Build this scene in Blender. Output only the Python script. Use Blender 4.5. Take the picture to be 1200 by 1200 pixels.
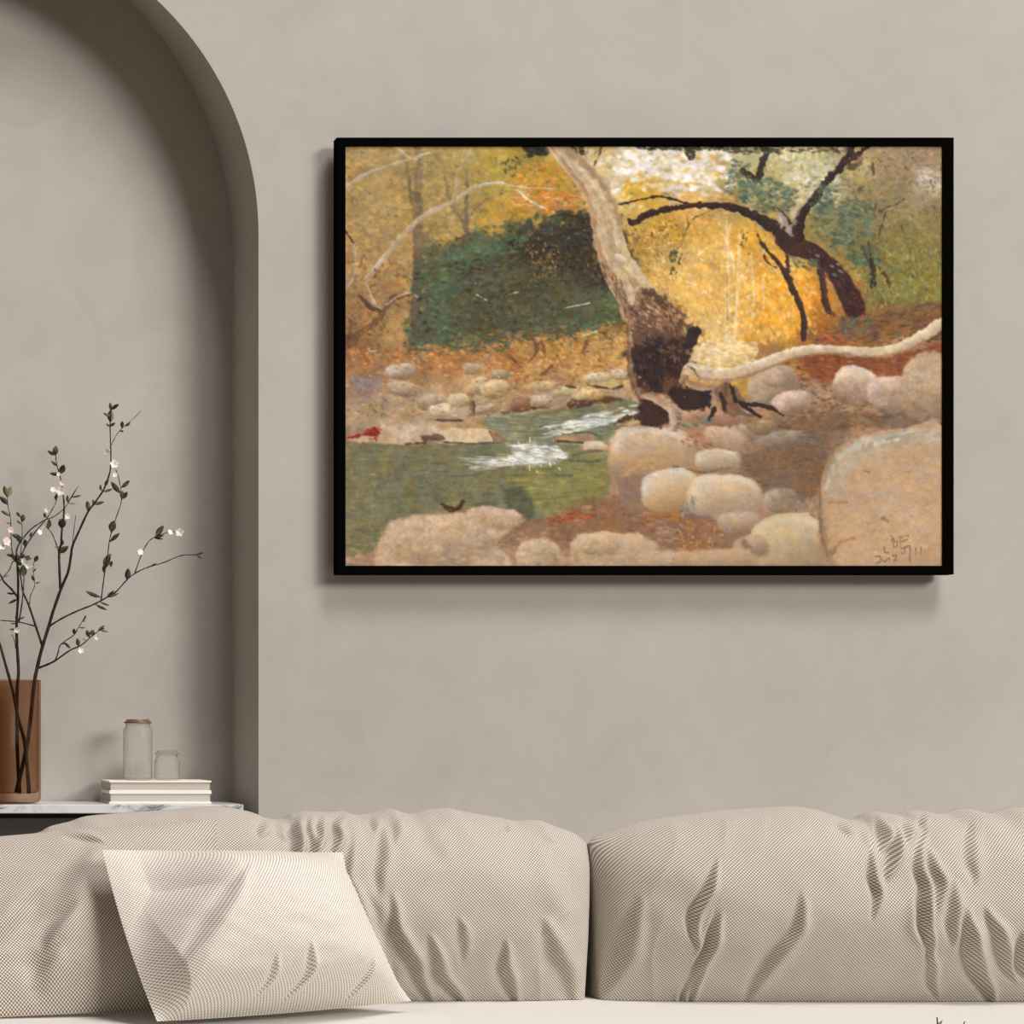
import bpy, bmesh, math, random
import numpy as np
from mathutils import Vector, Matrix
C = bpy.context.scene.collection
for o in list(bpy.data.objects): bpy.data.objects.remove(o)
rng = random.Random(5)

# ---------------------------------------------------------------- camera, world, sun, exposure
EYE = 1.0                                        # eye height above the floor
cam = bpy.data.objects.new('camera', bpy.data.cameras.new('camera')); C.objects.link(cam)
cam.location = (0, -5, EYE); cam.rotation_euler = (math.pi/2, 0, 0)
cam.data.sensor_width = 36; cam.data.lens = 75
cam.data.shift_x = (600+260)/1200; cam.data.shift_y = (850-600)/1200
bpy.context.scene.camera = cam
W = bpy.data.worlds.new('world'); bpy.context.scene.world = W; W.use_nodes = True
wt = W.node_tree; bg = wt.nodes['Background']
tc = wt.nodes.new('ShaderNodeTexCoord'); sp = wt.nodes.new('ShaderNodeSeparateXYZ'); rp = wt.nodes.new('ShaderNodeValToRGB')
wt.links.new(tc.outputs['Generated'], sp.inputs[0]); wt.links.new(sp.outputs['Z'], rp.inputs[0]); wt.links.new(rp.outputs[0], bg.inputs[0])
e_ = rp.color_ramp.elements; e_[0].position = .0; e_[0].color = (.22, .16, .115, 1); e_[1].position = 1.0; e_[1].color = (1.9, 1.8, 1.68, 1)
n_ = e_.new(.35); n_.color = (.50, .41, .335, 1)
mr = wt.nodes.new('ShaderNodeMapRange'); mr.inputs['From Min'].default_value = -1; wt.links.new(sp.outputs['Z'], mr.inputs['Value']); wt.links.new(mr.outputs[0], rp.inputs[0])
e_[0].position = .35; n_.position = .55
bg.inputs[1].default_value = .17
sun = bpy.data.objects.new('sun', bpy.data.lights.new('sun', 'SUN')); C.objects.link(sun)
sun.data.energy = 1.25; sun.data.angle = math.radians(15); sun.data.color = (1, .98, .96)
SUN = Vector((.66, -1, .42))                     # daylight from in front, to the right and above
sun.rotation_euler = SUN.to_track_quat('Z', 'Y').to_euler(); sun.location = (4, -4, 5)
top_fill = bpy.data.objects.new('skylight', bpy.data.lights.new('skylight', 'AREA')); C.objects.link(top_fill)                          # soft light added high up in front to brighten the cushion tops
top_fill.data.shape = 'RECTANGLE'; top_fill.data.size = 3.4; top_fill.data.size_y = 3.4; top_fill.data.energy = 860; top_fill.data.color = (1, .98, .96)
top_fill.location = (3.6, -5.2, 10.6); top_fill.rotation_euler = (Vector(top_fill.location)-Vector((1.1, -.5, .8))).to_track_quat('Z', 'Y').to_euler()
side_fill = bpy.data.objects.new('window_daylight', bpy.data.lights.new('window_daylight', 'AREA')); C.objects.link(side_fill)             # area light added far on the right to rake across the cushion folds
side_fill.data.shape = 'RECTANGLE'; side_fill.data.size = 3.6; side_fill.data.size_y = 3.6; side_fill.data.energy = 480; side_fill.data.color = (1, .98, .96)
side_fill.location = (10.0, -9.2, 6.2); side_fill.rotation_euler = (Vector(side_fill.location)-Vector((1.0, -.6, .9))).to_track_quat('Z', 'Y').to_euler()
vs = bpy.context.scene.view_settings
vs.view_transform = 'Standard'; vs.look = 'None'; vs.gamma = 1; vs.use_curve_mapping = False; vs.exposure = 0.0

# ---------------------------------------------------------------- helpers
F = 2500.0
def P(px, py, d=5.0):                            # the point seen at this place of the photograph, d metres in front of the eye
    return Vector(((px+260)*d/F, d-5, EYE+(850-py)*d/F))
def lin(c):
    return tuple(((v/255+.055)/1.055)**2.4 if v > 10 else v/255/12.92 for v in c)
def mesh_obj(name, verts, faces, mat=None, parent=None, smooth=False, uv=None):
    me = bpy.data.meshes.new(name); me.from_pydata([tuple(v) for v in verts], [], faces); me.update()
    if uv is not None:
        l = me.uv_layers.new(name='UVMap'); idx = np.zeros(len(me.loops), np.int32); me.loops.foreach_get('vertex_index', idx)
        l.data.foreach_set('uv', np.asarray(uv, np.float32)[idx].ravel())
    if smooth: me.polygons.foreach_set('use_smooth', [True]*len(me.polygons))
    o = bpy.data.objects.new(name, me); C.objects.link(o)
    if mat: me.materials.append(mat)
    if parent: o.parent = parent; o.matrix_parent_inverse = Matrix.Translation(-parent.location)
    return o
def bm_obj(name, bm, mat=None, parent=None, smooth=False):
    me = bpy.data.meshes.new(name); bmesh.ops.recalc_face_normals(bm, faces=bm.faces); bm.to_mesh(me); bm.free()
    if smooth: me.polygons.foreach_set('use_smooth', [True]*len(me.polygons))
    o = bpy.data.objects.new(name, me); C.objects.link(o)
    if mat: me.materials.append(mat)
    if parent: o.parent = parent; o.matrix_parent_inverse = Matrix.Translation(-parent.location)
    return o
def empty(name, loc):
    o = bpy.data.objects.new(name, None); o.empty_display_size = .05; C.objects.link(o); o.location = loc; return o
def tag(o, label, cat, group=None):
    o['label'] = label; o['category'] = cat
    if group: o['group'] = group
    return o
def struct(o): o['kind'] = 'structure'; return o
def add_box(bm, x0, x1, y0, y1, z0, z1, bev=0):
    r = bmesh.ops.create_cube(bm, size=1); vs_ = r['verts']
    for v in vs_: v.co = ((x0+x1)/2+v.co.x*(x1-x0), (y0+y1)/2+v.co.y*(y1-y0), (z0+z1)/2+v.co.z*(z1-z0))
    if bev:
        es = list({e for v in vs_ for e in v.link_edges})
        bmesh.ops.bevel(bm, geom=es, offset=bev, segments=2, affect='EDGES', profile=.5)
def add_lathe(bm, cx, cy, prof, n=48):           # prof: list of (radius, z)
    rings = []
    for r, z in prof:
        if r < 1e-6: rings.append([bm.verts.new((cx, cy, z))])
        else: rings.append([bm.verts.new((cx+r*math.cos(2*math.pi*k/n), cy+r*math.sin(2*math.pi*k/n), z)) for k in range(n)])
    for a, b in zip(rings, rings[1:]):
        for k in range(n):
            q = [a[k % len(a)], a[(k+1) % len(a)], b[(k+1) % len(b)], b[k % len(b)]]
            u = []
            for v in q:
                if v not in u: u.append(v)
            if len(u) > 2: bm.faces.new(u)
def catmull(pts, k=5):
    P_ = [np.array(p, float) for p in pts]; out = []
    for i in range(len(P_)-1):
        p0, p1, p2, p3 = P_[max(i-1, 0)], P_[i], P_[i+1], P_[min(i+2, len(P_)-1)]
        for j in range(k):
            t = j/k; out.append(.5*((2*p1)+(-p0+p2)*t+(2*p0-5*p1+4*p2-p3)*t*t+(-p0+3*p1-3*p2+p3)*t**3))
    out.append(P_[-1]); return out
def add_tube(bm, pts, rad, n=7):                 # pts with radii, closed at both ends
    pts = [Vector(p) for p in pts]; rings = []; ref = Vector((.31, .9, .2)).normalized()
    for i, p in enumerate(pts):
        t = (pts[min(i+1, len(pts)-1)]-pts[max(i-1, 0)]).normalized()
        a = t.cross(ref).normalized(); b = t.cross(a)
        rings.append([bm.verts.new(p+(a*math.cos(2*math.pi*k/n)+b*math.sin(2*math.pi*k/n))*rad[i]) for k in range(n)])
    for r0, r1 in zip(rings, rings[1:]):
        for k in range(n): bm.faces.new((r0[k], r0[(k+1) % n], r1[(k+1) % n], r1[k]))
    bm.faces.new(rings[0][::-1]); bm.faces.new(rings[-1])

# ---------------------------------------------------------------- materials
def mat(name, col=(.5, .5, .5), rough=.7, metal=0, trans=0, ior=1.45, spec=.5):
    m = bpy.data.materials.new(name); m.use_nodes = True; b = m.node_tree.nodes['Principled BSDF']
    b.inputs['Base Color'].default_value = (*col, 1); b.inputs['Roughness'].default_value = rough; b.inputs['Metallic'].default_value = metal
    b.inputs['Transmission Weight'].default_value = trans; b.inputs['IOR'].default_value = ior; b.inputs['Specular IOR Level'].default_value = spec
    return m
def nodes(m): return m.node_tree.nodes, m.node_tree.links, m.node_tree.nodes['Principled BSDF']
def ramp(N, stops, interp='LINEAR'):
    r = N.new('ShaderNodeValToRGB'); r.color_ramp.interpolation = interp; e = r.color_ramp.elements
    e[0].position, e[0].color = stops[0][0], (*stops[0][1], 1); e[1].position, e[1].color = stops[-1][0], (*stops[-1][1], 1)
    for p, c in stops[1:-1]: n = e.new(p); n.color = (*c, 1)
    return r
def noise(N, L, scale, det=4, rough=.55, vec=None, dist=0):
    n = N.new('ShaderNodeTexNoise'); n.inputs['Scale'].default_value = scale; n.inputs['Detail'].default_value = det; n.inputs['Roughness'].default_value = rough; n.inputs['Distortion'].default_value = dist
    if vec is not None: L.new(vec, n.inputs['Vector'])
    return n
def mathn(N, L, op, a, b=None):
    n = N.new('ShaderNodeMath'); n.operation = op
    for i, v in enumerate((a, b)):
        if v is None: continue
        if isinstance(v, (int, float)): n.inputs[i].default_value = v
        else: L.new(v, n.inputs[i])
    return n.outputs[0]
def plaster(name, base):
    m = mat(name, base, .9, spec=.2); N, L, B = nodes(m); t = N.new('ShaderNodeTexCoord').outputs['Object']
    n1 = noise(N, L, 1.6, 6, .6, t, .6); n2 = noise(N, L, 5.5, 5, .65, t, 1.2)
    a = mathn(N, L, 'MULTIPLY', n2.outputs[0], .45); s = mathn(N, L, 'ADD', mathn(N, L, 'MULTIPLY', n1.outputs[0], .55), a)
    r = ramp(N, [(.3, tuple(c*.90 for c in base)), (.5, base), (.68, tuple(min(1, c*1.07) for c in base)), (.78, tuple(min(1, c*1.16) for c in base))])
    L.new(s, r.inputs[0]); L.new(r.outputs[0], B.inputs['Base Color'])
    b = N.new('ShaderNodeBump'); b.inputs['Strength'].default_value = .12; b.inputs['Distance'].default_value = .004
    n3 = noise(N, L, 26, 6, .6, t); L.new(mathn(N, L, 'ADD', n3.outputs[0], n2.outputs[0]), b.inputs['Height']); L.new(b.outputs[0], B.inputs['Normal'])
    return m
def weave(name, thread, gap, pitch, lo=.36, hi=.72, bump=.35):  # gap: ground between knots, its colour deepened for the shade inside the weave
    m = mat(name, thread, .92, spec=.15); N, L, B = nodes(m); uv = N.new('ShaderNodeTexCoord').outputs['UV']
    s = N.new('ShaderNodeSeparateXYZ'); L.new(uv, s.inputs[0]); k = 2*math.pi/pitch
    cu = mathn(N, L, 'COSINE', mathn(N, L, 'MULTIPLY', s.outputs[0], k)); cv = mathn(N, L, 'COSINE', mathn(N, L, 'MULTIPLY', s.outputs[1], k))
    h = mathn(N, L, 'ADD', mathn(N, L, 'MULTIPLY', mathn(N, L, 'MULTIPLY', cu, cv), .5), .5)      # staggered knots of thread
    r = ramp(N, [(lo, gap), (hi, thread)]); L.new(h, r.inputs[0])
    nz = noise(N, L, 900, 2, .5, uv); mx = N.new('ShaderNodeMixRGB'); mx.blend_type = 'MULTIPLY'; mx.inputs[0].default_value = .3
    L.new(r.outputs[0], mx.inputs[1]); L.new(nz.outputs[1], mx.inputs[2])
    nr = ramp(N, [(.3, (.8, .8, .8)), (.7, (1, 1, 1))]); L.new(nz.outputs[0], nr.inputs[0]); L.new(nr.outputs[0], mx.inputs[2])
    L.new(mx.outputs[0], B.inputs['Base Color'])
    b = N.new('ShaderNodeBump'); b.inputs['Strength'].default_value = bump; b.inputs['Distance'].default_value = .0015; L.new(h, b.inputs['Height']); L.new(b.outputs[0], B.inputs['Normal'])
    B.inputs['Sheen Weight'].default_value = .1
    return m
WALL = (.445, .41, .372)
M_wall = plaster('plaster_warm_grey', WALL)
M_floor = mat('floor_oak', (.36, .27, .19), .5); N, L, B = nodes(M_floor)
t_ = N.new('ShaderNodeTexCoord').outputs['Object']; mp = N.new('ShaderNodeMapping'); mp.inputs['Scale'].default_value = (1, 9, 1); L.new(t_, mp.inputs[0])
r_ = ramp(N, [(.3, (.27, .19, .13)), (.7, (.42, .32, .23))]); L.new(noise(N, L, 3, 6, .6, mp.outputs[0]).outputs[0], r_.inputs[0]); L.new(r_.outputs[0], B.inputs['Base Color'])
M_weave = weave('woven_cushion_fabric', (.79, .755, .705), (.235, .16, .10), .0069, .34, .72, .5)
M_weave3 = weave('woven_shaded_pillow_fabric', (.78, .74, .68), (.205, .138, .085), .0066, .35, .69, .5)  # pillow fabric again, the left pillow's shade put into its darker colours
M_weave2 = weave('woven_pillow_fabric', (.87, .845, .80), (.42, .325, .235), .0064, .28, .62, .5)
M_seat = weave('fine_seat_fabric', (.77, .735, .685), (.69, .65, .595), .0042, .3, .7, .1)
M_black = mat('black_frame_lacquer', (.0022, .002, .002), .8, spec=.0)
M_dark = mat('console_dark_stain', (.024, .020, .018), .55); N, L, B = nodes(M_dark)
t_ = N.new('ShaderNodeTexCoord').outputs['Object']; mp = N.new('ShaderNodeMapping'); mp.inputs['Scale'].default_value = (1, 1, 14); L.new(t_, mp.inputs[0])
r_ = ramp(N, [(.3, (.018, .015, .013)), (.7, (.032, .026, .023))]); L.new(noise(N, L, 6, 5, .6, mp.outputs[0]).outputs[0], r_.inputs[0]); L.new(r_.outputs[0], B.inputs['Base Color'])
M_marble = mat('white_marble', (.7, .7, .7), .25); N, L, B = nodes(M_marble); t_ = N.new('ShaderNodeTexCoord').outputs['Object']
nd = noise(N, L, 4.5, 8, .62, t_, 2.2); v1 = mathn(N, L, 'ABSOLUTE', mathn(N, L, 'SUBTRACT', nd.outputs[0], .5)); nm = noise(N, L, 5.0, 3, .5, t_)
v2 = mathn(N, L, 'ADD', v1, mathn(N, L, 'MULTIPLY', mathn(N, L, 'MAXIMUM', mathn(N, L, 'SUBTRACT', .56, nm.outputs[0]), 0), .9))
r_ = ramp(N, [(0, (.10, .11, .12)), (.012, (.28, .29, .31)), (.05, (.58, .58, .585)), (.13, (.66, .65, .645))]); L.new(v2, r_.inputs[0]); L.new(r_.outputs[0], B.inputs['Base Color'])
def thin_glass(name, face, graze, haze=0, gloss=.35, rough=.05):
    m = bpy.data.materials.new(name); m.use_nodes = True; N, L = m.node_tree.nodes, m.node_tree.links; N.clear(); out = N.new('ShaderNodeOutputMaterial')
    lw = N.new('ShaderNodeLayerWeight'); lw.inputs[0].default_value = .35; r = ramp(N, [(.45, face), (1, graze)]); L.new(lw.outputs['Facing'], r.inputs[0])
    t = N.new('ShaderNodeBsdfTransparent'); L.new(r.outputs[0], t.inputs[0]); g = N.new('ShaderNodeBsdfGlossy'); g.inputs['Roughness'].default_value = rough
    fr = N.new('ShaderNodeFresnel'); fr.inputs[0].default_value = 1.35; k = mathn(N, L, 'MULTIPLY', fr.outputs[0], gloss)
    mx = N.new('ShaderNodeMixShader'); L.new(k, mx.inputs[0]); L.new(t.outputs[0], mx.inputs[1]); L.new(g.outputs[0], mx.inputs[2]); last = mx
    if haze:
        d = N.new('ShaderNodeBsdfTranslucent'); d.inputs[0].default_value = (.9, .87, .83, 1); d2 = N.new('ShaderNodeBsdfDiffuse'); d2.inputs[0].default_value = (.85, .81, .77, 1); md = N.new('ShaderNodeMixShader'); L.new(d.outputs[0], md.inputs[1]); L.new(d2.outputs[0], md.inputs[2])
        m2 = N.new('ShaderNodeMixShader'); m2.inputs[0].default_value = haze; L.new(mx.outputs[0], m2.inputs[1]); L.new(md.outputs[0], m2.inputs[2]); last = m2
    L.new(last.outputs[0], out.inputs[0]); return m
M_vase = thin_glass('smoked_brown_glass', (.815, .70, .61), (.56, .43, .34), 0, .07, .12)
M_jar = thin_glass('frosted_clear_glass', (.99, .985, .98), (.40, .37, .34), .10, .2, .2)
M_jarlid = thin_glass('pale_jar_lid', (.86, .84, .81), (.40, .37, .34), .12, .2, .2)
M_lid = mat('jar_lid_copper', (.20, .12, .085), .4, .35)
M_cover = mat('book_cover_ivory', (.86, .82, .74), .6)
M_pages = mat('book_pages', (.66, .60, .53), .9); N, L, B = nodes(M_pages); t_ = N.new('ShaderNodeTexCoord').outputs['Object']
mp = N.new('ShaderNodeMapping'); mp.inputs['Scale'].default_value = (1, 1, 420); L.new(t_, mp.inputs[0]); r_ = ramp(N, [(.35, (.44, .385, .325)), (.65, (.62, .565, .495))])
L.new(noise(N, L, 3, 2, .6, mp.outputs[0]).outputs[0], r_.inputs[0]); L.new(r_.outputs[0], B.inputs['Base Color'])
M_bark = mat('bark_dark_brown', (.030, .021, .015), .85, spec=.2); N, L, B = nodes(M_bark); t_ = N.new('ShaderNodeTexCoord').outputs['Object']
r_ = ramp(N, [(.3, (.016, .011, .008)), (.7, (.046, .032, .022))]); L.new(noise(N, L, 90, 4, .6, t_).outputs[0], r_.inputs[0]); L.new(r_.outputs[0], B.inputs['Base Color'])
M_leaf = mat('leaf_olive', (.085, .095, .040), .55); N, L, B = nodes(M_leaf); t_ = N.new('ShaderNodeTexCoord').outputs['Object']
r_ = ramp(N, [(.35, (.026, .027, .014)), (.52, (.052, .055, .025)), (.68, (.19, .195, .085))]); L.new(noise(N, L, 45, 2, .5, t_).outputs[0], r_.inputs[0]); L.new(r_.outputs[0], B.inputs['Base Color'])
M_petal = mat('petal_white', (.86, .80, .74), .6); M_petal2 = mat('petal_blush', (.78, .62, .54), .6)
M_canvas = mat('oil_on_canvas', (.5, .4, .3), .7, spec=.25); N, L, B = nodes(M_canvas)
at = N.new('ShaderNodeVertexColor'); at.layer_name = 'paint'; L.new(at.outputs[0], B.inputs['Base Color'])
M_glass = mat('small_vase_glass', (.9, .92, .9), .05, trans=1)
# ---------------------------------------------------------------- the oil painting's pigment (a woodland stream), laid down stroke by stroke
PX0, PY0, PW, PH = 405, 171, 700, 492
prng = np.random.default_rng(11)
IMG = np.zeros((PH, PW, 3), np.float32)
YY, XX = np.mgrid[0:PH, 0:PW].astype(np.float32)
XX = XX + PX0 + .5; YY = YY + PY0 + .5
def vnoise(cell, oct=3, ax=1.0, seed=0):
    r = np.random.default_rng(seed); out = np.zeros((PH, PW), np.float32); amp = 1.0; tot = 0
    for o in range(oct):
        cx, cy = max(cell*ax, 1.01), max(cell, 1.01)
        g = r.random((int(PH/cy)+3, int(PW/cx)+3)).astype(np.float32)*2-1
        fy = np.arange(PH)/cy; fx = np.arange(PW)/cx
        iy = fy.astype(int); ix = fx.astype(int)
        ty = (fy-iy)[:, None]; tx = (fx-ix)[None, :]
        ty = ty*ty*(3-2*ty); tx = tx*tx*(3-2*tx)
        a = g[np.ix_(iy, ix)]; b = g[np.ix_(iy, ix+1)]; c = g[np.ix_(iy+1, ix)]; d = g[np.ix_(iy+1, ix+1)]
        out += amp*((a*(1-tx)+b*tx)*(1-ty)+(c*(1-tx)+d*tx)*ty); tot += amp
        amp *= .6; cell /= 2.0
    return (out/tot).astype(np.float32)
N_ED = vnoise(9, 3, 1, 1); N_ED2 = vnoise(5, 2, 1, 2); N_BIG = vnoise(40, 4, 1, 3)
def bbox(x0, y0, x1, y1):
    return (slice(int(max(0, min(PH, y0-PY0))), int(max(0, min(PH, y1-PY0+1)))), slice(int(max(0, min(PW, x0-PX0))), int(max(0, min(PW, x1-PX0+1)))))
def sstep(x): x = np.clip(x, 0, 1); return x*x*(3-2*x)
def seg_dist(X, Y, pts):
    best = np.full(X.shape, 1e9, np.float32); tt = np.zeros_like(best); sg = np.zeros_like(best); n = len(pts)-1
    for i in range(n):
        (ax, ay), (bx, by) = pts[i][:2], pts[i+1][:2]; dx, dy = bx-ax, by-ay; L2 = dx*dx+dy*dy+1e-6
        t = np.clip(((X-ax)*dx+(Y-ay)*dy)/L2, 0, 1)
        ex, ey = X-(ax+t*dx), Y-(ay+t*dy); d = np.sqrt(ex*ex+ey*ey)
        m = d < best; best = np.where(m, d, best); tt = np.where(m, i+t, tt)
        sg = np.where(m, np.sign(dx*ey-dy*ex), sg)
    return best, tt, sg
def smooth(pts, k=4):
    P = [np.array(p, float) for p in pts]; out = []
    for i in range(len(P)-1):
        p0, p1, p2, p3 = P[max(i-1, 0)], P[i], P[i+1], P[min(i+2, len(P)-1)]
        for j in range(k):
            t = j/k
            out.append(.5*((2*p1)+(-p0+p2)*t+(2*p0-5*p1+4*p2-p3)*t*t+(-p0+3*p1-3*p2+p3)*t**3))
    out.append(P[-1]); return [tuple(o) for o in out]
def blend(sl, a, col):
    IMG[sl] = IMG[sl]*(1-a[..., None]) + col*a[..., None]
def poly(pts, col, f=4, rough=4, alpha=1.0, vary=8, sm=3):
    if sm: pts = smooth(list(pts)+[pts[0]], sm)[:-1]
    xs = [p[0] for p in pts]; ys = [p[1] for p in pts]; pad = f+rough*2+2
    sl = bbox(min(xs)-pad, min(ys)-pad, max(xs)+pad, max(ys)+pad); X, Y = XX[sl], YY[sl]
    if X.size == 0: return
    d, _, _ = seg_dist(X, Y, list(pts)+[pts[0]]); ins = np.zeros(X.shape, bool); n = len(pts)
    for i in range(n):
        (ax, ay), (bx, by) = pts[i], pts[(i+1) % n]
        if ay == by: continue
        c = ((ay > Y) != (by > Y)) & (X < (bx-ax)*(Y-ay)/(by-ay)+ax); ins ^= c
    sd = np.where(ins, d, -d) + rough*(N_ED[sl]*1.2+N_ED2[sl]*.6)
    a = sstep(sd/max(f, .5)+.5)*alpha
    blend(sl, a, np.array(col, np.float32)+vary*(N_BIG[sl]+.7*N_ED2[sl])[..., None])
def line(pts, w, col, col2=None, f=1.2, rough=.6, alpha=1.0, vary=6, sm=4):
    # w: width or list of widths along the polyline; col on the left side of travel, col2 on the right
    ws = [w]*len(pts) if not hasattr(w, '__len__') else w
    p = smooth([(a[0], a[1], b) for a, b in zip(pts, ws)], sm)
    xs = [q[0] for q in p]; ys = [q[1] for q in p]; pad = max(ws)+4
    sl = bbox(min(xs)-pad, min(ys)-pad, max(xs)+pad, max(ys)+pad); X, Y = XX[sl], YY[sl]
    if X.size == 0: return
    d, t, s = seg_dist(X, Y, p); hw = np.interp(t, range(len(p)), [q[2]/2 for q in p])
    a = sstep((hw-d+rough*N_ED2[sl]*2)/f+.5)*alpha
    c = np.array(col, np.float32)*np.ones(X.shape+(3,), np.float32)
    if col2 is not None:
        m = sstep((d*s/np.maximum(hw, .5)+N_ED[sl]*.35)*.5+.5)[..., None]; c = c*(1-m)+np.array(col2, np.float32)*m
    blend(sl, a, c+vary*(N_BIG[sl]+N_ED2[sl])[..., None])
def rock(cx, cy, rx, ry, top, bot, rot=0, pw=2.5, f=3, rough=2.5, rim=None, alpha=1.0):
    sl = bbox(cx-rx*1.5-4, cy-ry*1.5-rx*abs(math.sin(rot))-4, cx+rx*1.5+4, cy+ry*1.5+rx*abs(math.sin(rot))+4); X, Y = XX[sl]-cx, YY[sl]-cy
    if X.size == 0: return
    c, s = math.cos(rot), math.sin(rot); u = (X*c+Y*s)/rx; v = (-X*s+Y*c)/ry
    r = (np.abs(u)**pw+np.abs(v)**pw)**(1/pw)
    a = sstep((1-r)*min(rx, ry)/f+.5+rough*N_ED[sl]/f)*alpha
    m = sstep(v*.62+.5+.22*u+.28*N_BIG[sl])[..., None]
    col = np.array(top, np.float32)*1.02*(1-m)+np.array(bot, np.float32)*(.90-.10*sstep(v*1.4-.5))[..., None]*m+5*N_ED2[sl][..., None]+6*N_BIG[sl][..., None]
    if rim is not None:
        k = np.exp(-((r-.84)/.1)**2)*(v < .15)*.7*sstep(-v-u*.35+.35); col = col*(1-k[..., None])+np.array(rim, np.float32)*k[..., None]
    blend(sl, a, col)
def stamp(x, y, L, W, ang, col, al):
    R = int(max(L, W)*.5+2); ix, iy = int(x-PX0), int(y-PY0)
    x0, x1, y0, y1 = max(ix-R, 0), min(ix+R+1, PW), max(iy-R, 0), min(iy+R+1, PH)
    if x0 >= x1 or y0 >= y1: return
    X = XX[y0:y1, x0:x1]-x; Y = YY[y0:y1, x0:x1]-y; c, s = math.cos(ang), math.sin(ang)
    u = (X*c+Y*s)/(L*.5); v = (-X*s+Y*c)/(W*.5)
    a = np.clip(1.25-(u*u+v*v), 0, 1)*al
    IMG[y0:y1, x0:x1] = IMG[y0:y1, x0:x1]*(1-a[..., None])+np.asarray(col, np.float32)*a[..., None]
def inside(pts, x, y):
    c = False; n = len(pts)
    for i in range(n):
        (ax, ay), (bx, by) = pts[i], pts[(i+1) % n]
        if (ay > y) != (by > y) and x < (bx-ax)*(y-ay)/(by-ay)+ax: c = not c
    return c
def dabs(area, n, cols, L=(4, 9), W=(2, 4), ang=(0, 3.14), al=(.4, .8), jit=10):
    xs = [p[0] for p in area]; ys = [p[1] for p in area]; k = 0; tries = 0
    while k < n and tries < n*6:
        tries += 1; x = prng.uniform(min(xs), max(xs)); y = prng.uniform(min(ys), max(ys))
        if len(area) > 2 and not inside(area, x, y): continue
        c = np.array(cols[prng.integers(len(cols))], np.float32)+prng.normal(0, jit)+prng.normal(0, jit*.35, 3)
        stamp(x, y, prng.uniform(*L), prng.uniform(*W), prng.uniform(*ang), c, prng.uniform(*al)); k += 1
def repaint(n, L, W, ang, al=.75, jit=7, area=None):
    for i in range(n):
        x = prng.uniform(PX0, PX0+PW); y = prng.uniform(PY0, PY0+PH)
        if area is not None and not inside(area, x, y): continue
        c = IMG[int(y-PY0), int(x-PX0)]+prng.normal(0, jit)
        stamp(x, y, prng.uniform(*L), prng.uniform(*W), prng.uniform(*ang), c, al)
def box(x0, y0, x1, y1): return [(x0, y0), (x1, y0), (x1, y1), (x0, y1)]
# under-painting: colour notes spread over the canvas
NOTES = [(405,171,150,128,78),(450,190,152,131,76),(440,240,158,132,74),(420,300,150,120,70),(500,200,150,130,72),(520,260,158,134,66),(560,200,165,143,66),
 (600,210,172,148,62),(600,250,176,138,56),(640,230,190,134,50),(660,200,176,140,56),(620,185,150,128,60),(700,185,196,176,140),(730,200,206,190,160),(760,190,214,202,182),
 (800,200,216,204,184),(830,215,208,188,140),(760,225,190,150,64),(800,240,208,160,84),(850,225,150,128,86),(880,190,180,170,130),(900,220,160,148,100),(930,200,190,180,140),(960,215,190,184,160),
 (1000,200,160,142,92),(1050,200,146,126,90),(1095,190,140,122,92),(1090,215,176,160,138),(1040,250,142,126,78),(1095,260,140,122,76),(1000,260,112,112,78),(950,270,140,120,70),
 (790,270,186,146,48),(770,300,170,128,58),(800,330,206,154,70),(840,300,210,160,66),(880,290,214,160,58),(900,330,222,158,44),(930,340,214,150,44),(850,350,214,166,80),(880,380,220,156,46),
 (910,380,222,160,48),(800,370,204,160,84),(840,390,206,170,104),(960,350,196,130,46),(980,330,170,124,54),(1020,300,116,106,64),(1060,310,136,124,56),(1090,330,136,116,62),(1060,340,128,128,56),
 (1040,360,126,92,54),(1090,370,118,80,50),(1000,385,128,92,56),(960,400,140,92,50),(900,410,150,110,64),
 (430,330,152,120,72),(450,370,164,130,82),(420,400,140,96,56),(460,400,160,120,70),(480,430,150,112,72),(430,440,150,112,84),(540,420,160,112,66),(600,425,164,114,62),(660,410,160,120,64),(700,420,178,140,88),(720,450,196,164,116),
 (500,470,176,150,118),(560,450,176,146,108),(620,450,170,130,84),(640,470,160,140,116),(450,480,156,128,98),(420,470,146,118,96)]
wsum = np.zeros((PH, PW), np.float32); acc = np.zeros((PH, PW, 3), np.float32)
WX, WY = XX+10*vnoise(30, 3, 1, 7), YY+10*vnoise(30, 3, 1, 8)
for (nx, ny, r_, g_, b_) in NOTES:
    wgt = 1/(((WX-nx)**2+(WY-ny)**2)+60)**1.6
    wsum += wgt; acc += wgt[..., None]*np.array((r_, g_, b_), np.float32)
IMG[:] = acc/wsum[..., None]
IMG += np.array((14, 6, 10), np.float32)*(sstep((620-XX)/150)*sstep((360-YY)/60))[..., None]+np.array((10, 4, 10), np.float32)*(sstep((XX-960)/60)*sstep((300-YY)/60))[..., None]
IMG += 9*vnoise(12, 3, 1, 9)[..., None]*np.array((1, .9, .6), np.float32)

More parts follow.
